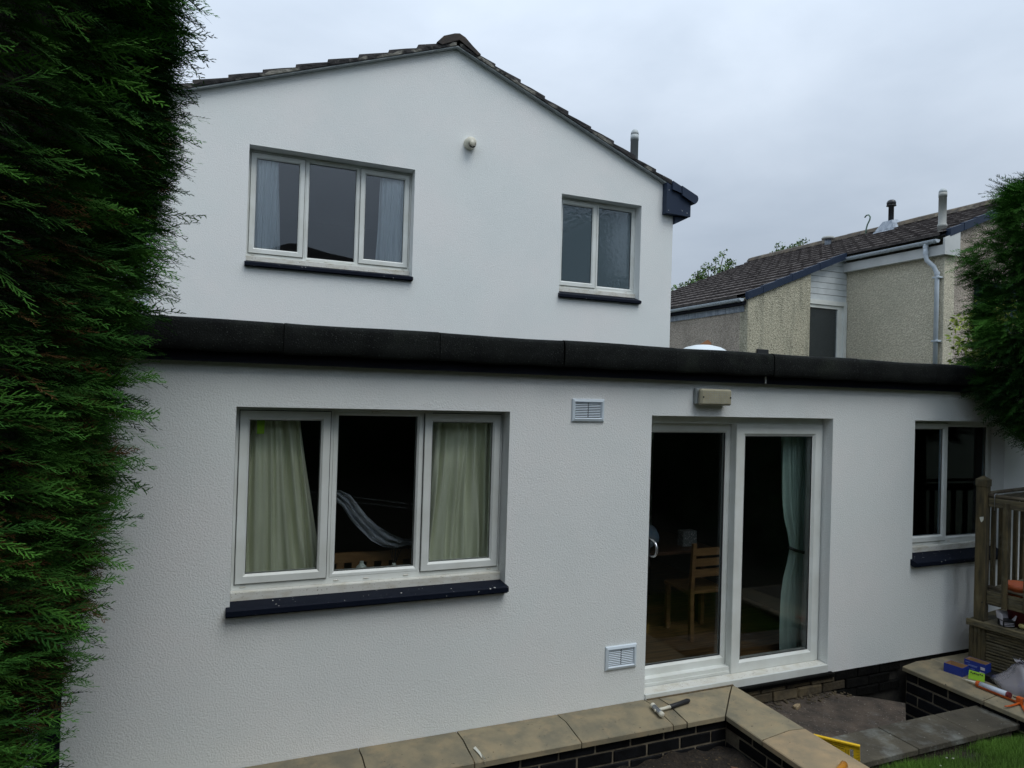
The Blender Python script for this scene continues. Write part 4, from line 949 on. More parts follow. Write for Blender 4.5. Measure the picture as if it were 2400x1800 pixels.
t_ = sqpoly([(0, -.004), (Ls, -.004), (Ls, .006), (.01, .006)], -.010, .014); t_.build('fence', 'yellow', sqr)
q = MB()
for k in range(9):
    u = .05+k*.022
    if u < sx0: t_ = sqpoly([(u, .012), (u+.0015, .012), (u+.0015, .017), (u, .017)], .0042, .0050); q.add(t_.v, t_.f)
for k in range(14):
    v_ = .012+k*.0105; t_ = sqpoly([(Ls-.002-.010*(1+k % 2), v_), (Ls-.002, v_), (Ls-.002, v_+.0012), (Ls-.002-.010*(1+k % 2), v_+.0012)], .0042, .0050); q.add(t_.v, t_.f)
for (a, b) in (((.075, .025), (sx0-.03, .031)), ((.10, .040), (sx0-.025, .085)), ((sx0-.024, .045), (sx0-.024, .086)), ((sx0-.010, .045), (sx0-.010, .13)), ((.11, .037), (sx0-.035, .045))):
    a = Vector(a); b = Vector(b); d = (b-a).normalized(); nn = Vector((-d.y, d.x))*.0014
    t_ = sqpoly([tuple(a+nn), tuple(b+nn), tuple(b-nn), tuple(a-nn)], .0042, .0050); q.add(t_.v, t_.f)
tag(q.build('markings', 'print', sqr), kind='stuff')

def open_box(name, parent, c, sx, sy, h, rot, m, inner, tilt=0):
    x0, x1, y0, y1 = -sx/2, sx/2, -sy/2, sy/2; t = .003
    def put(mb): mb.v = [(c[0]+x, c[1]+y, c[2]+z) for x, y, z in mb.v]; return mb.rot(rot, (c[0], c[1]))
    put(MB().box(x0, x1, y0, y0+t, 0, h).box(x0, x1, y1-t, y1, 0, h).box(x0, x0+t, y0+t, y1-t, 0, h).box(x1-t, x1, y0+t, y1-t, 0, h)).build('side', m, parent)
    put(MB().box(x0+t, x1-t, y0+t, y1-t, .001, .006).box(x0+t, x1-t, y1-2*t, y1-t, .006, h-.001).box(x1-2*t, x1-t, y0+t, y1-t, .006, h-.001).box(x0+t, x0+2*t, y0+t, y1-t, .006, h-.001).box(x0+t, x1-t, y0+t, y0+2*t, .006, h-.001)).build('inside', inner, parent)
    return put
b1 = empty('blue_carton', (5.99, 4.06, -.072), 'low open blue carton on right coping, left of the taller one', 'box')
open_box('blue', b1, (6.005, 4.075, -.070), .125, .15, .080, math.radians(12), 'blue_card', 'brown_card')
b2 = empty('blue_carton', (6.14, 3.98, -.072), 'taller torn blue carton with white labels on the right coping', 'box')
put = open_box('blue', b2, (6.150, 3.985, -.070), .10, .17, .125, math.radians(10), 'blue_card', 'brown_card')
put(MB().box(-.0515, -.0502, -.02, .055, .085, .088).box(-.0515, -.0502, -.015, .055, .077, .0795).box(-.0515, -.0502, .0, .05, .055, .0575).box(-.0515, -.0502, .005, .05, .047, .0495).box(-.0515, -.0502, .04, .075, .105, .108)).build('printed_lines', 'text_blue', b2)
put(MB().box(-.0517, -.0502, -.078, -.045, .072, .096).box(-.0517, -.0502, -.078, -.038, .028, .054)).build('white_label', 'label_white', b2)
put(MB().box(-.0525, -.0518, -.068, -.062, .033, .050).box(-.0525, -.0518, -.060, -.050, .045, .050).box(-.0525, -.0518, -.056, -.052, .033, .043)).build('label_print', 'print', b2)
gk = empty('green_packet', (6.03, 3.90, -.07), 'lime green packet with black lettering leaning below taller blue carton', 'packet')
A = [(5.985, 3.955, -.066), (6.035, 3.850, -.066), (6.050, 3.858, .000), (6.000, 3.960, .004)]
ploft(A, [(x+.006, y+.002, z) for x, y, z in A]).build('packet', 'green_pack', gk)
def gp_(s, t): 
    a = [A[i][0] for i in range(4)]; P_ = [Vector(A[i]) for i in range(4)]
    return (P_[0]*(1-s)+P_[1]*s)*(1-t)+(P_[3]*(1-s)+P_[2]*s)*t
q = MB(); cu = .10
for wd_, gap in ((.10, .03), (.07, .02), (.12, .03), (.06, .02), (.10, .03), (.09, .03), (.10, .0)):
    tt = .70+.05*math.sin(cu*20)
    P4 = [gp_(cu, tt), gp_(cu+wd_, tt), gp_(cu+wd_*.8, tt+.16), gp_(cu+.01, tt+.14)]
    q.add([tuple(p_+Vector((-.0022, -.001, 0))) for p_ in P4], [(0, 1, 2, 3)]); q.add([tuple(p_+Vector((-.0012, -.0005, 0))) for p_ in P4], [(0, 1, 2, 3)]); cu += wd_+gap
q.build('lettering', 'print', gk)
tr = empty('black_tray', (6.2, 3.85, -.08), 'black plastic tray beside blue carton and deck side', 'tray')
q = MB().box(6.10, 6.26, 3.72, 3.93, -.079, -.02, .006); q.build('tray', 'black_plastic', tr)
# sealant gun with cartridge
sg = empty('sealant_gun', (5.885, 3.6, -.07), 'orange sealant gun holding a white cartridge on the right coping', 'sealant gun')
ax0, ax1 = Vector((5.888, 3.815, -.040)), Vector((5.888, 3.575, -.032)); d_ = (ax1-ax0)
MB().tube([Vector((5.890, 3.945, -.052)), Vector((5.890, 3.90, -.048)), ax0], [.003, .006, .014], 12).build('nozzle', 'nylon', sg, True)
MB().tube([ax0, ax0+d_*.10], .0265, 16).build('nozzle_collar', 'orange', sg)
MB().tube([ax0+d_*.11, ax0+d_*1.0], .0245, 20).build('cartridge', 'cartridge', sg, True)
MB().tube([ax1, ax1+d_*.10], [.025, .024], 16).build('plunger_plate', 'maroon', sg)
fr_ = MB()
c1 = [(ax0.x+.0285*math.cos(t), ax0.z+.0285*math.sin(t)) for t in np.linspace(math.pi*1.02, math.pi*1.75, 9)]
c2 = [(ax0.x+.0265*math.cos(t), ax0.z+.0265*math.sin(t)) for t in np.linspace(math.pi*1.75, math.pi*1.02, 9)]
fr_.prism(c1+c2, 'y', 3.50, 3.80).build('cradle', 'orange', sg)
MB().tube([(5.888, 3.53, -.030), (5.885, 3.25, -.026)], .005, 8).build('rod', 'steel', sg, True)
MB().box(5.868, 5.905, 3.455, 3.50, -.062, -.010, .006).build('gun_body', 'orange', sg)
MB().tube([(5.87, 3.47, -.055), (5.83, 3.475, -.060), (5.77, 3.48, -.065), (5.715, 3.485, -.062)], [.010, .008, .007, .005], 8).build('trigger', 'orange', sg, True)
MB().tube([(5.87, 3.455, -.055), (5.82, 3.41, -.062), (5.77, 3.36, -.070)], [.011, .010, .009], 8).build('gun_handle', 'orange', sg, True)
# plastic bag with wrappers in it
bgp = empty('clear_bag', (6.16, 3.62, -.07), 'translucent plastic bag with blue wrappers beside the sealant gun', 'bag')
v = []; f = []; nA, nB = 22, 12; rb = random.Random(11)
for j in range(nB+1):
    t = j/nB; R_ = (1-t)**.55*(1+.25*math.sin(t*7))*.135+.014
    for i in range(nA):
        a_ = 2*math.pi*i/nA; rr = R_*(1+.16*math.sin(a_*3+t*5)+.10*math.sin(a_*7+t*3)+rb.uniform(-.06, .06)); v.append((6.145+rr*math.cos(a_)*.75+.06*t, 3.605+rr*1.25*math.sin(a_)+.05*t, -.070+.215*t+rb.uniform(-.006, .006)))
v += [(6.22+rb.uniform(-.05, .05), 3.66+rb.uniform(-.03, .08), .165+rb.uniform(-.02, .02)) for _ in range(nA)]
for j in range(nB+1):
    for i in range(nA): f.append((j*nA+i, j*nA+(i+1) % nA, (j+1)*nA+(i+1) % nA, (j+1)*nA+i))
MB().add(v, f).build('bag_skin', 'bag', bgp, True)
for k, (x, y, z, s_) in enumerate(((6.12, 3.57, -.03, .045), (6.17, 3.65, -.02, .04), (6.14, 3.51, -.035, .035))):
    MB().box(x-s_, x+s_, y-s_*.9, y+s_*.9, z-.03, z+.03, .012).jit(.012, k).build('wrapper', 'bag_item', bgp)

# small debris
rbm = MB(); rr2 = random.Random(5)
for i in range(90):
    t = rr2.random(); x = 3.86+1.15*t; y = 4.402-rr2.random()**2*.10-.04*max(0, t-.7); s_ = rr2.uniform(.003, .011)
    q = MB().box(x-s_*1.5, x+s_*1.5, y-s_, y+s_, -.224, -.222+s_*rr2.uniform(.6, 1.8), s_*.3).jit(s_*.35, i).rot(rr2.uniform(0, 3), (x, y)); rbm.add(q.v, q.f)
tag(rbm.build('mortar_rubble', 'plinth', None), 'crumbled mortar and grit along the brick base beside the landing', 'rubble', None, 'stuff')
for nm, pts_ in (('upper', [(.3, .95, 1.165), (1.2, .99, 1.025), (2.2, 1.0, .87), (3.4, 1.0, .68)]), ('lower', [(.0, .95, 1.12), (1.2, 1.0, .965), (2.2, 1.0, .82), (3.4, 1.0, .64)])):
    tag(MB().tube(pts_, .007, 6).build('washing_line', 'upvc', None, True), nm+' of two white washing lines across the garden, mirrored in the large window', 'washing line')
for i in range(16):
    x, y = random.uniform(.9, 3.4), random.uniform(3.2, 4.0); z = bed_z(x, y)+.004; s_ = random.uniform(.010, .026); a = random.uniform(0, 6)
    pts = [(x+s_*math.cos(a+t)*(1.6 if k % 2 == 0 else .8), y+s_*math.sin(a+t)*(1.6 if k % 2 == 0 else .8), z+random.uniform(0, .012)) for k, t in enumerate((0, 1.2, 2.4, 3.3, 4.6, 5.5))]
    tag(MB().add(pts, [(0, 1, 2, 3, 4, 5)]).build('dead_leaf', 'leaf_litter' if i % 3 else 'coping_warm', None, fixn=False), 'dead leaf lying on the soil below the planter wall', 'leaf', 'dead leaves on the soil bed')
tag(MB().box(4.33, 4.40, 4.25, 4.29, -.222, -.195, .006).jit(.004, 3).rot(.4, (4.36, 4.27)).build('stone', 'coping_warm', None), 'small pale stone chip on the landing under the patio door', 'stone')
ap = MB().add([(1.49, 4.15, -.006), (1.51, 4.165, -.005), (1.52, 4.10, -.010), (1.53, 4.03, -.020), (1.525, 4.018, -.05), (1.515, 4.018, -.03), (1.505, 4.08, -.012)], [tuple(range(7))])
ap.v = [(x+.02, y-.003, z+.006) for x, y, z in ap.v]; ap.build('paint_splash', 'paint_blob', pw)
for i in range(13):
    x = random.uniform(4.0, 5.9); y = random.uniform(2.75, 3.36); z = lawn_z(x, y)+.022; pts = [(x+.008*math.cos(t), y+.008*math.sin(t), z+random.uniform(-.002, .002)) for t in np.linspace(0, 5.2, 6)]
    tag(MB().add(pts, [tuple(range(6))]).build('petal', 'petal', None, fixn=False), 'tiny fallen white petal on the lawn edge', 'petal', 'white petals on the lawn')

# ================================================================== VEGETATION
def frond(seed):
    """loose feathery spray along +x, unit length: uneven side twigs with short scale-leaf barbs"""
    r = random.Random(seed); T = []; S = []
    droop = r.uniform(-.02, .30); side = r.uniform(-.16, .16)
    def P(t): return np.array([t, side*t*t+.02*math.sin(t*7+seed), -droop*t*t+.012*math.sin(t*9+seed*2)])
    def strip(a, b, wa, wb, sh):
        d = b-a; n = np.array([-d[1], d[0], 0]); n = n/(np.linalg.norm(n)+1e-6)
        T.append([a-n*wa, b-n*wb, b+n*wb]); T.append([a-n*wa, b+n*wb, a+n*wa]); S.extend([sh, sh])
    for i in range(5): strip(P(i/5), P((i+1)/5), .008*(1-i/6), .008*(1-(i+1)/6), .45+.1*i)
    k = 0; t = r.uniform(.06, .14)
    while t < .97:
        sgn = 1 if k % 2 else -1; k += 1
        base = P(t); l = (.34*(1-t)**.8+.05)*r.uniform(.45, 1.15); an = math.radians(r.uniform(22, 50))*sgn; zz_ = r.uniform(-.30, .22)
        d = np.array([math.cos(an), math.sin(an), zz_]); d /= np.linalg.norm(d)
        mid = base+d*l*.5; an2 = an*.72; d2 = np.array([math.cos(an2), math.sin(an2), zz_-.12]); d2 /= np.linalg.norm(d2); tip = mid+d2*l*.5
        sh = .55+.45*t; strip(base, mid, .0075, .011, sh); n = np.array([-d2[1], d2[0], 0])*.011; T.append([mid-n, tip, mid+n]); S.append(sh+.15)
        nb_ = max(1, int(l*17))
        for b_ in range(nb_):
            u = (b_+.6)/nb_; q = base+(mid-base)*min(1, u*2) if u < .5 else mid+(tip-mid)*(u*2-1)
            a3 = an+math.radians(r.uniform(24, 44))*(1 if b_ % 2 else -1); d3 = np.array([math.cos(a3), math.sin(a3), r.uniform(-.25, .2)]); l3 = r.uniform(.035, .075)*(1.2-u*.6)
            n3 = np.array([-d3[1], d3[0], 0])*.0105; T.append([q-n3, q+d3*l3, q+n3]); S.append(sh+.2)
        t += r.uniform(.028, .062)
    return np.array(T), np.array(S)
FR = [frond(s) for s in range(14)]
# foliage of a conifer is one object: points that carry instances of fourteen spray shapes (geometry nodes)
SPRAYS = bpy.data.collections.new('spray_shapes')
fm = mat('spray_foliage', (.04, .1, .03), .85, spec=.06); t_ = fm.node_tree
a1 = t_.nodes.new('ShaderNodeAttribute'); a1.attribute_type = 'INSTANCER'; a1.attribute_name = 'tint'
a2 = t_.nodes.new('ShaderNodeAttribute'); a2.attribute_name = 'shade'
vm = t_.nodes.new('ShaderNodeVectorMath'); vm.operation = 'MULTIPLY'
t_.links.new(a1.outputs['Color'], vm.inputs[0]); t_.links.new(a2.outputs['Color'], vm.inputs[1]); t_.links.new(vm.outputs[0], t_.nodes['Principled BSDF'].inputs['Base Color'])
M['spray_foliage'] = fm
for T, S in FR:
    V_ = T.reshape(-1, 3); me = bpy.data.meshes.new('spray'); me.from_pydata(V_.tolist(), [], [(3*k, 3*k+1, 3*k+2) for k in range(len(T))]); me.update()
    sh = np.repeat(S, 3); at = me.color_attributes.new('shade', 'FLOAT_COLOR', 'POINT'); at.data.foreach_set('color', np.stack([sh, sh, sh, np.ones_like(sh)], 1).ravel().astype(np.float32))
    me.materials.append(fm); SPRAYS.objects.link(bpy.data.objects.new('spray', me))
gn = bpy.data.node_groups.new('scatter_sprays', 'GeometryNodeTree')
gn.interface.new_socket('Geometry', in_out='INPUT', socket_type='NodeSocketGeometry'); gn.interface.new_socket('Geometry', in_out='OUTPUT', socket_type='NodeSocketGeometry')
gi = gn.nodes.new('NodeGroupInput'); go_ = gn.nodes.new('NodeGroupOutput'); m2p = gn.nodes.new('GeometryNodeMeshToPoints')
ci = gn.nodes.new('GeometryNodeCollectionInfo'); ci.inputs['Collection'].default_value = SPRAYS; ci.inputs['Separate Children'].default_value = True; ci.inputs['Reset Children'].default_value = True
iop = gn.nodes.new('GeometryNodeInstanceOnPoints'); iop.inputs['Pick Instance'].default_value = True
def nattr(name, dt):
    n = gn.nodes.new('GeometryNodeInputNamedAttribute'); n.data_type = dt; n.inputs['Name'].default_value = name; return n.outputs['Attribute']
gl = gn.links.new
gl(gi.outputs[0], m2p.inputs[0]); gl(m2p.outputs[0], iop.inputs['Points']); gl(ci.outputs[0], iop.inputs['Instance']); gl(nattr('idx', 'INT'), iop.inputs['Instance Index'])
gl(nattr('rot', 'FLOAT_VECTOR'), iop.inputs['Rotation']); gl(nattr('scl', 'FLOAT'), iop.inputs['Scale']); gl(iop.outputs[0], go_.inputs[0])
def sprays(name, parent, pos, dirs, sizes, cols, mtl='foliage', kind='stuff'):
    n = len(pos); d = dirs/np.linalg.norm(dirs, axis=1)[:, None]
    up = np.tile([0, 0, 1.0], (n, 1))+rng.normal(0, .55, (n, 3)); s_ = np.cross(up, d); s_ /= np.linalg.norm(s_, axis=1)[:, None]; u = np.cross(d, s_)
    rot = np.stack([np.arctan2(s_[:, 2], u[:, 2]), -np.arcsin(np.clip(d[:, 2], -1, 1)), np.arctan2(d[:, 1], d[:, 0])], 1)
    c = (pos.min(0)+pos.max(0))/2; me = bpy.data.meshes.new(name); me.vertices.add(n); me.vertices.foreach_set('co', (pos-c).ravel().astype(np.float32))
    me.attributes.new('rot', 'FLOAT_VECTOR', 'POINT').data.foreach_set('vector', rot.ravel().astype(np.float32))
    me.attributes.new('scl', 'FLOAT', 'POINT').data.foreach_set('value', sizes.astype(np.float32))
    me.attributes.new('idx', 'INT', 'POINT').data.foreach_set('value', rng.integers(0, len(FR), n).astype(np.int32))
    me.attributes.new('tint', 'FLOAT_COLOR', 'POINT').data.foreach_set('color', np.concatenate([cols*.86, np.ones((n, 1))], 1).ravel().astype(np.float32))
    me.update(); me.materials.append(fm); o = bpy.data.objects.new(name, me); C.objects.link(o); o.parent = parent
    o.location = Vector(c)-(wloc(parent) if parent else Vector((0, 0, 0)))
    md = o.modifiers.new('scatter', 'NODES'); md.node_group = gn
    if kind: o['kind'] = kind
    return o
def vnoise(p, s, seed=0):
    a = p*s+seed*13.7
    return (np.sin(a[:, 0]*1.3+np.sin(a[:, 2]*1.7+1))*np.sin(a[:, 1]*1.1+a[:, 2]*.9+2)+.5*np.sin(a[:, 0]*3.1+a[:, 2]*2.7)*np.sin(a[:, 1]*2.9+a[:, 2]*3.3+4))/1.3
# ---- left hedge: face x as a function of height, measured where the hedge ends (y = 3.3)
hz = np.array([-.6, .7, .85, 1.02, 1.22, 1.39, 1.57, 1.76, 1.95, 2.14, 2.34, 2.54, 2.75, 3.14, 3.6, 3.97, 5.2])
hx = np.array([-.80, -.785, -.745, -.70, -.665, -.61, -.575, -.55, -.525, -.505, -.485, -.46, -.415, -.365, -.345, -.33, -.32])
def face_x(y, z):
    b = np.interp(z, hz, hx)
    near = np.clip(3.3-y, 0, None)*.10; far = np.clip(y-3.45, 0, None)
    return b-near-far**2*.9
hd = empty('conifer_hedge', (-1.2, 1.5, -.3), 'tall dark green conifer hedge filling the left side', 'hedge')
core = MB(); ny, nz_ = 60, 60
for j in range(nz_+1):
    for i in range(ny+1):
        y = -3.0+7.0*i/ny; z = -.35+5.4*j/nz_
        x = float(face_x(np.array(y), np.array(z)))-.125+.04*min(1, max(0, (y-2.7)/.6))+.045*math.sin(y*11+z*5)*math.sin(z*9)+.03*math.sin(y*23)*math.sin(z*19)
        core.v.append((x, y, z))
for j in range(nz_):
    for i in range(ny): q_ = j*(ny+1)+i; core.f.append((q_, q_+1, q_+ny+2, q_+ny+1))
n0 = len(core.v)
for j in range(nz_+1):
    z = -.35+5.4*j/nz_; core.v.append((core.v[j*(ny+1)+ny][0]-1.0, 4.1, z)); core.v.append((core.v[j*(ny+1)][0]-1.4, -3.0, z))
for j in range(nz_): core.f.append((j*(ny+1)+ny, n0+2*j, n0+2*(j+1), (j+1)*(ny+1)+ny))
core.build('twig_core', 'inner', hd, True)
for y in (-2.2, -.9, .4, 1.7, 2.9):
    MB().tube([(-1.35, y, -.35), (-1.33, y+.02, 1.5), (-1.3, y, 4.0)], [.09, .07, .04], 10).build('trunk', 'bark', hd, True)
N_ = 30000
yy = .9+3.05*rng.random(N_)**.75; yy[:1400] = rng.uniform(-2.8, .9, 1400); zz = rng.uniform(-.25, 5.0, N_)
thin = (zz < .95) & (yy > 2.9) & (rng.random(N_) < .55); zz[thin] += rng.uniform(1, 3.5, thin.sum())
pp = np.stack([face_x(yy, zz), yy, zz], 1); depth = rng.exponential(.05, N_).clip(0, .2)
pp[:, 0] -= depth+.035; pp[:, 0] += .05*vnoise(pp, 3.2)
dirs = np.stack([np.full(N_, 1.0), rng.normal(.12, .45, N_)+np.clip(yy-3.3, 0, 1)*1.4, rng.normal(-.06, .26, N_)], 1)
siz = rng.uniform(.08, .165, N_)*(1+.35*(rng.random(N_) > .93))*np.clip(yy/2.8, .55, 1)
nn_ = vnoise(pp, 2.6, 1)+.5*vnoise(pp, 7.0, 4); t = np.clip(.36+.5*nn_+rng.normal(0, .20, N_), 0, 1)[:, None]
ca, cb = np.array([.009, .034, .009]), np.array([.062, .170, .026])
cols = ca*(1-t)+cb*t
dead = (rng.random(N_) < np.interp(zz, [0, 1.4, 2.6, 3.5], [.75, .55, .18, .02])*np.clip(.7-.9*nn_, .05, 1))
warm = np.clip((2.9-zz)/2.0, 0, 1)[:, None]*np.array([.5, .08, -.25])*rng.random((N_, 1)); cols = cols*(1+warm)
cols[dead] = np.array([.115, .062, .024])*rng.uniform(.4, 1.3, (dead.sum(), 1))
sprays('foliage', hd, pp, dirs, siz, cols, 'foliage')
# long tip sprays that stick out
N2 = 1500
yy = rng.uniform(1.7, 3.7, N2); zz = rng.uniform(.3, 4.9, N2); pp = np.stack([face_x(yy, zz)-.02, yy, zz], 1)
dirs = np.stack([np.full(N2, 1.0), rng.normal(.25, .5, N2), rng.normal(-.05, .25, N2)], 1); siz = rng.uniform(.15, .27, N2)*np.clip(yy/2.8, .55, 1)
t = rng.random((N2, 1)); cols = np.array([.028, .095, .018])*(1-t)+np.array([.080, .225, .032])*t
sprays('tip_sprays', hd, pp, dirs, siz, cols, 'foliage')

# ---- right conifer
def conifer(name, label, cx, cy, prof, N_, smin, smax, ca, cb, seed, zlo, trunk=True, cat='tree'):
    e = empty(name, (cx, cy, -.2), label, cat)
    if trunk: MB().tube([(cx, cy, -.4), (cx+.02, cy, 1.0), (cx, cy, prof[-1][0]*.9)], [.09, .07, .02], 10).build('trunk', 'bark', e, True)
    pz = [q[0] for q in prof]; pr_ = [q[1] for q in prof]
    cm = MB(); na = 26; nh = 26
    for j in range(nh+1):
        z = pz[0]+(pz[-1]-pz[0])*j/nh; r = np.interp(z, pz, pr_)*.66-.02
        for i in range(na):
            a = 2*math.pi*i/na; rr = max(.01, r*(1+.10*math.sin(a*5+z*6)+.07*math.sin(a*9+z*11))); cm.v.append((cx+rr*math.cos(a), cy+rr*math.sin(a), z))
    for j in range(nh):
        for i in range(na): cm.f.append((j*na+i, j*na+(i+1) % na, (j+1)*na+(i+1) % na, (j+1)*na+i))
    cm.f.append(tuple(range(na))[::-1])
    cm.build('twig_core', 'inner', e, True)
    z = rng.uniform(pz[0]-.02, pz[-1], N_); a = rng.uniform(0, 2*math.pi, N_)
    # mostly on the side facing the garden
    a = np.where(rng.random(N_) < .6, rng.uniform(math.pi*.75, math.pi*1.75, N_), a)
    r = np.interp(z, pz, pr_)*(1+.12*np.sin(a*5+z*6))-rng.exponential(.05, N_).clip(0, .2)
    r = r*(1+.07*np.sin(z*11+a*2))-.03
    pp = np.stack([cx+r*np.cos(a), cy+r*np.sin(a), z], 1)
    dirs = np.stack([np.cos(a), np.sin(a), rng.normal(-.12, .3, N_)], 1)+rng.normal(0, .25, (N_, 3))
    t = np.clip(.5+.5*vnoise(pp, 2.5, seed)+rng.normal(0, .2, N_), 0, 1)[:, None]
    sprays('foliage', e, pp, dirs, rng.uniform(smin, smax, N_), np.array(ca)*(1-t)+np.array(cb)*t, 'foliage')
    return e
conifer('conifer', 'dark green conifer with feathery sprays overhanging the roof at right edge', 7.15, 3.75,
        [(1.97, .30), (2.12, .48), (2.35, .66), (2.6, .75), (3.0, .80), (3.3, .73), (3.55, .80), (3.8, .74), (4.05, .70), (4.3, .55), (4.55, .25), (4.7, .03)], 15000, .12, .28, (.010, .038, .010), (.070, .20, .030), 2, 2.0)

# ---- leafy trees / shrubs made of small leaves
def leafy(name, label, cat, blobs, N_, size, ca, cb, seed, stems=(), base=None):
    b = blobs[0]; e = empty(name, base or (b[0], b[1], 0), label, cat)
    for s_ in stems: MB().tube(s_[0], s_[1], 6).build('branch', 'bark', e, True)
    P_ = []
    w_ = np.array([q[3]*q[4]*q[5] for q in blobs]); w_ = w_/w_.sum()
    for q, ww in zip(blobs, w_):
        n = max(4, int(N_*ww)); d = rng.normal(size=(n, 3)); d /= np.linalg.norm(d, axis=1)[:, None]; r = rng.random(n)**.45
        P_.append(np.array(q[:3])+d*r[:, None]*np.array(q[3:6]))
    P_ = np.concatenate(P_); n = len(P_)
    a = rng.normal(size=(n, 3)); a /= np.linalg.norm(a, axis=1)[:, None]; bb = np.cross(a, rng.normal(size=(n, 3))); bb /= np.linalg.norm(bb, axis=1)[:, None]
    s_ = (size*rng.uniform(.6, 1.3, n))[:, None]
    V_ = np.stack([P_-a*s_, P_+bb*s_*.5, P_+a*s_, P_-bb*s_*.5], 1).reshape(-1, 3); t = rng.random((n, 1)); col = np.repeat(np.array(ca)*(1-t)+np.array(cb)*t, 4, 0)
    c = V_.mean(0); me = bpy.data.meshes.new('leaves'); me.from_pydata((V_-c).tolist(), [], [(4*i, 4*i+1, 4*i+2, 4*i+3) for i in range(n)]); me.update()
    at = me.color_attributes.new('tint', 'FLOAT_COLOR', 'POINT'); at.data.foreach_set('color', np.concatenate([col, np.ones((len(col), 1))], 1).ravel().astype(np.float32))
    me.materials.append(M['foliage']); o = bpy.data.objects.new('leaves', me); C.objects.link(o); o.parent = e; o.location = Vector(c)-e.location; o['kind'] = 'stuff'
    return e
def birch(name, label, x, y, tips, seed):
    r = random.Random(seed); blobs = []; stems = [([(x, y, -1), (x+.05, y, 2.5), (x, y, min(t_[1] for t_ in tips)-.6)], [.10, .08, .05])]
    for (tx, tz, w_) in tips:
        stems.append(([(x, y, tz-1.5), ((x+tx)/2, y, tz-.9), (tx, y, tz-.1)], [.04, .025, .008]))
        for k in range(5):
            blobs.append((tx+r.uniform(-w_, w_)*.5, y+r.uniform(-.25, .25), tz-.12-k*.17+r.uniform(-.05, .05), w_*(.30+.13*k), .3, .16))
    return leafy(name, label, 'tree', blobs, 330*len(tips), .05, (.05, .10, .03), (.13, .20, .06), seed, stems, (x, y, -1))
birch('birch_tree', 'leafy tree top peeking over cream house roof, left one nearest the white house', 13.9, 17.5, [(12.6, 5.75, .22), (13.0, 6.0, .28), (13.35, 6.3, .30), (13.75, 6.5, .30), (14.05, 6.62, .24), (14.35, 6.98, .20), (14.5, 6.7, .2), (15.0, 6.5, .15)], 5)
birch('birch_tree', 'leafy tree top peeking over cream house ridge, right one', 16.6, 17.5, [(15.85, 6.98, .22), (16.25, 7.25, .28), (16.5, 7.42, .25), (16.9, 7.45, .3), (17.3, 7.65, .3), (17.7, 7.72, .25), (15.4, 6.75, .15)], 6)
leafy('variegated_shrub', 'yellow green variegated shrub between the cream house and the right conifer', 'shrub',
      [(7.65, 5.0, 3.10, .38, .3, .30), (7.70, 5.0, 2.80, .42, .3, .30), (7.45, 5.0, 3.22, .16, .2, .14), (7.50, 5.0, 2.70, .2, .2, .16), (7.9, 5.0, 3.3, .3, .3, .3)], 1500, .030, (.12, .20, .03), (.48, .55, .14), 8,
      [([(7.7, 5.0, 2.605), (7.68, 5.0, 3.1)], [.02, .008])], (7.7, 5.0, 2.6))

# ---- lawn grass
def grass(N_, x0, x1, y0, y1):
    x = rng.uniform(x0, x1, N_); y = rng.uniform(y0, y1, N_)
    nv = vnoise(np.stack([x, y, x*0], 1), 5.0, 3); keep = rng.random(N_) < np.clip(.80+.55*nv-np.clip((y-3.22)*3, 0, .6), .08, 1); x = x[keep]; y = y[keep]; n = len(x)
    z = np.array([lawn_z(a, b) for a, b in zip(x, y)]); h = rng.uniform(.018, .05, n)*(1+.5*(rng.random(n) > .93)); an = rng.uniform(0, 2*math.pi, n); lean = rng.uniform(0, .6, n)
    w_ = .0017; dx, dy = np.cos(an), np.sin(an)
    b0 = np.stack([x-dy*w_, y+dx*w_, z-.003], 1); b1 = np.stack([x+dy*w_, y-dx*w_, z-.003], 1); tp = np.stack([x+dx*h*lean, y+dy*h*lean, z+h], 1)
    V_ = np.stack([b0, b1, tp], 1).reshape(-1, 3); t = np.clip(rng.random(n)*.7+.3*(nv[keep]+.5), 0, 1)[:, None]
    col = np.repeat(np.array([.06, .12, .015])*(1-t)+np.array([.12, .26, .025])*t, 3, 0)
    c = V_.mean(0); me = bpy.data.meshes.new('grass'); me.vertices.add(len(V_)); me.vertices.foreach_set('co', (V_-c).ravel().astype(np.float32))
    me.loops.add(len(V_)); me.loops.foreach_set('vertex_index', np.arange(len(V_), dtype=np.int32)); me.polygons.add(n)
    me.polygons.foreach_set('loop_start', np.arange(0, len(V_), 3, dtype=np.int32)); me.polygons.foreach_set('loop_total', np.full(n, 3, dtype=np.int32))
    at = me.color_attributes.new('tint', 'FLOAT_COLOR', 'POINT'); at.data.foreach_set('color', np.concatenate([col, np.ones((len(col), 1))], 1).ravel().astype(np.float32))
    me.update(); me.materials.append(M['grass']); o = bpy.data.objects.new('grass', me); C.objects.link(o); o.location = c
    tag(o, 'short green grass of the lawn by the paving slabs', 'grass', None, 'stuff')
grass(150000, 3.8, 6.0, 2.2, 3.385)

# ================================================================== BEHIND THE HEDGE GAP, AND THE GARDEN BEHIND THE CAMERA
sh = empty('timber_shed', (-1.6, 6, 0), 'dark timber shed wall glimpsed between the hedge and the house corner', 'shed')
for k in range(16):
    MB().box(-2.6, -.93, 5.98-.004*(k % 2), 6.0, -.8+k*.16, -.8+k*.16+.152).build('board', 'wood_h' if k > 6 else 'fascia', sh)
MB().box(-2.6, -.93, 5.90, 5.975, .33, .375).build('ledge', 'white_wood', sh)
MB().box(-2.6, -.93, 5.92, 5.975, 1.02, 1.05).build('ledge', 'white_wood', sh)
MB().box(-1.33, -1.24, 5.88, 5.965, -.8, .30).build('corner_post', 'grey_pvc', sh)
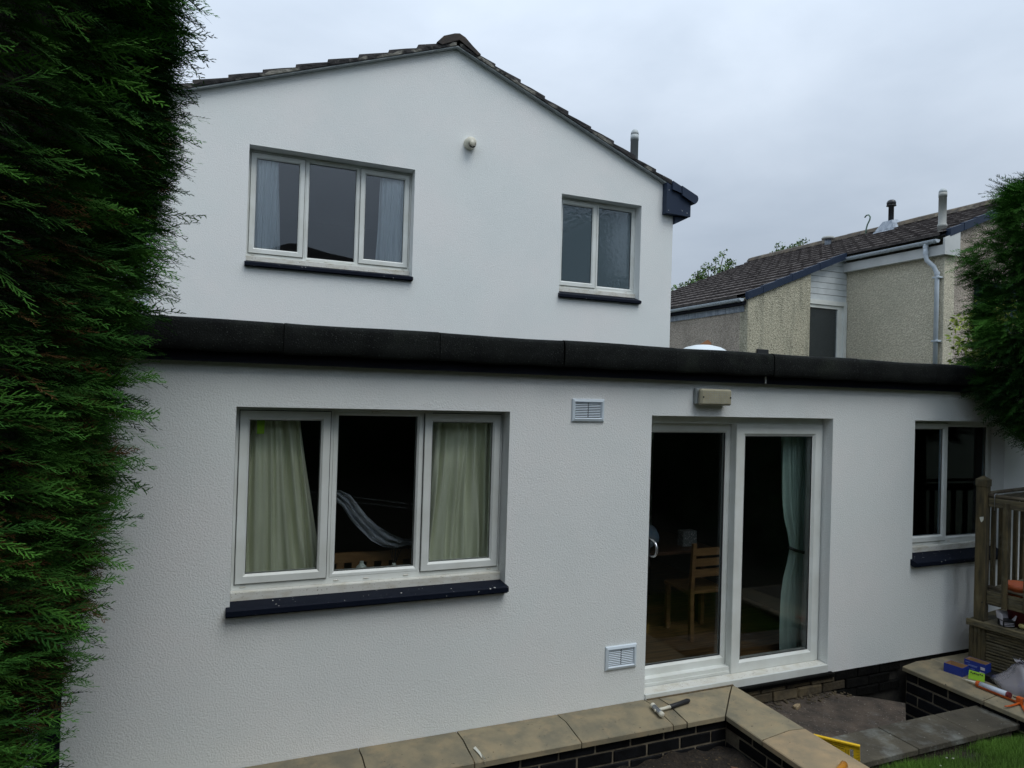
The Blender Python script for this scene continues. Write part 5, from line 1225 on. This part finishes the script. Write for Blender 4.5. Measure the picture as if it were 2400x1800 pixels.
# hedge and trees closing the garden behind the camera (seen in the panes)
rh = empty('garden_hedge', (3, -8, 0), 'dark hedge closing the garden, mirrored in the window panes', 'hedge')
q = MB(); n = 90
for j in range(14):
    for i in range(n+1):
        x = -14+34*i/n; z = -.6+5.4*j/13+.25*math.sin(x*1.3)*(j/13)
        q.v.append((x, -6.0+.25*math.sin(x*3.1+z*2)+.15*math.sin(x*7+z*5), z))
for j in range(13):
    for i in range(n): k = j*(n+1)+i; q.f.append((k, k+1, k+n+2, k+n+1))
q.build('foliage', 'far_hedge', rh, True)
rs = empty('shade_hedge', (8.5, -1, 0), 'unseen dark hedge added along the right to shade the house wall', 'hedge')  # out of view; added to block sky light from the right-hand wall
q = MB(); n = 60
for j in range(14):
    for i in range(n+1):
        y = -6+9.0*i/n; z = -.6+7.0*j/13+.25*math.sin(y*1.7)*(j/13)
        q.v.append((7.35+.15*math.sin(y*3.1+z*2)+.15*math.sin(y*7+z*5), y, z))
for j in range(13):
    for i in range(n): k = j*(n+1)+i; q.f.append((k, k+1, k+n+2, k+n+1))
q.build('twig_core', 'far_hedge', rs, True)
nS = 5000; yy = rng.uniform(-6, 3.0, nS); zz = rng.uniform(-.4, 6.4, nS)
sprays('foliage', rs, np.stack([7.35+.15*np.sin(yy*3.1+zz*2)+.15*np.sin(yy*7+zz*5)+.03, yy, zz], 1), np.stack([np.full(nS, -1.0), rng.normal(0, .5, nS), rng.normal(-.1, .3, nS)], 1), rng.uniform(.2, .4, nS), np.array([.03, .09, .02])*rng.uniform(.4, 1.6, (nS, 1)))
rr_ = empty('rear_house', (3, -14, 0), 'grey house with dark gabled roof mirrored in the upper window', 'house')
MB().box(-6, 12, -20, -12, -1, 5.2).build('wall', 'rear_brick', rr_)
MB().prism([(-6.6, 5.0), (12.6, 5.0), (12.6, 5.6), (4.5, 7.35), (2.2, 7.75), (1.9, 7.75), (-1.0, 6.7), (-6.6, 5.4)], 'y', -20.3, -11.7).build('roof', 'nbtile', rr_)
for x in (-4, -1, 5, 8.5):
    f_w = MB().loop(x, x+1.5, 2.6, 3.9, [(0, -11.99), (0, -11.93), (.08, -11.93), (.08, -11.99)]).build('window', 'upvc', rr_)
    MB().box(x+.08, x+1.42, -11.985, -11.975, 2.68, 3.82).build('pane', 'gasket', f_w)
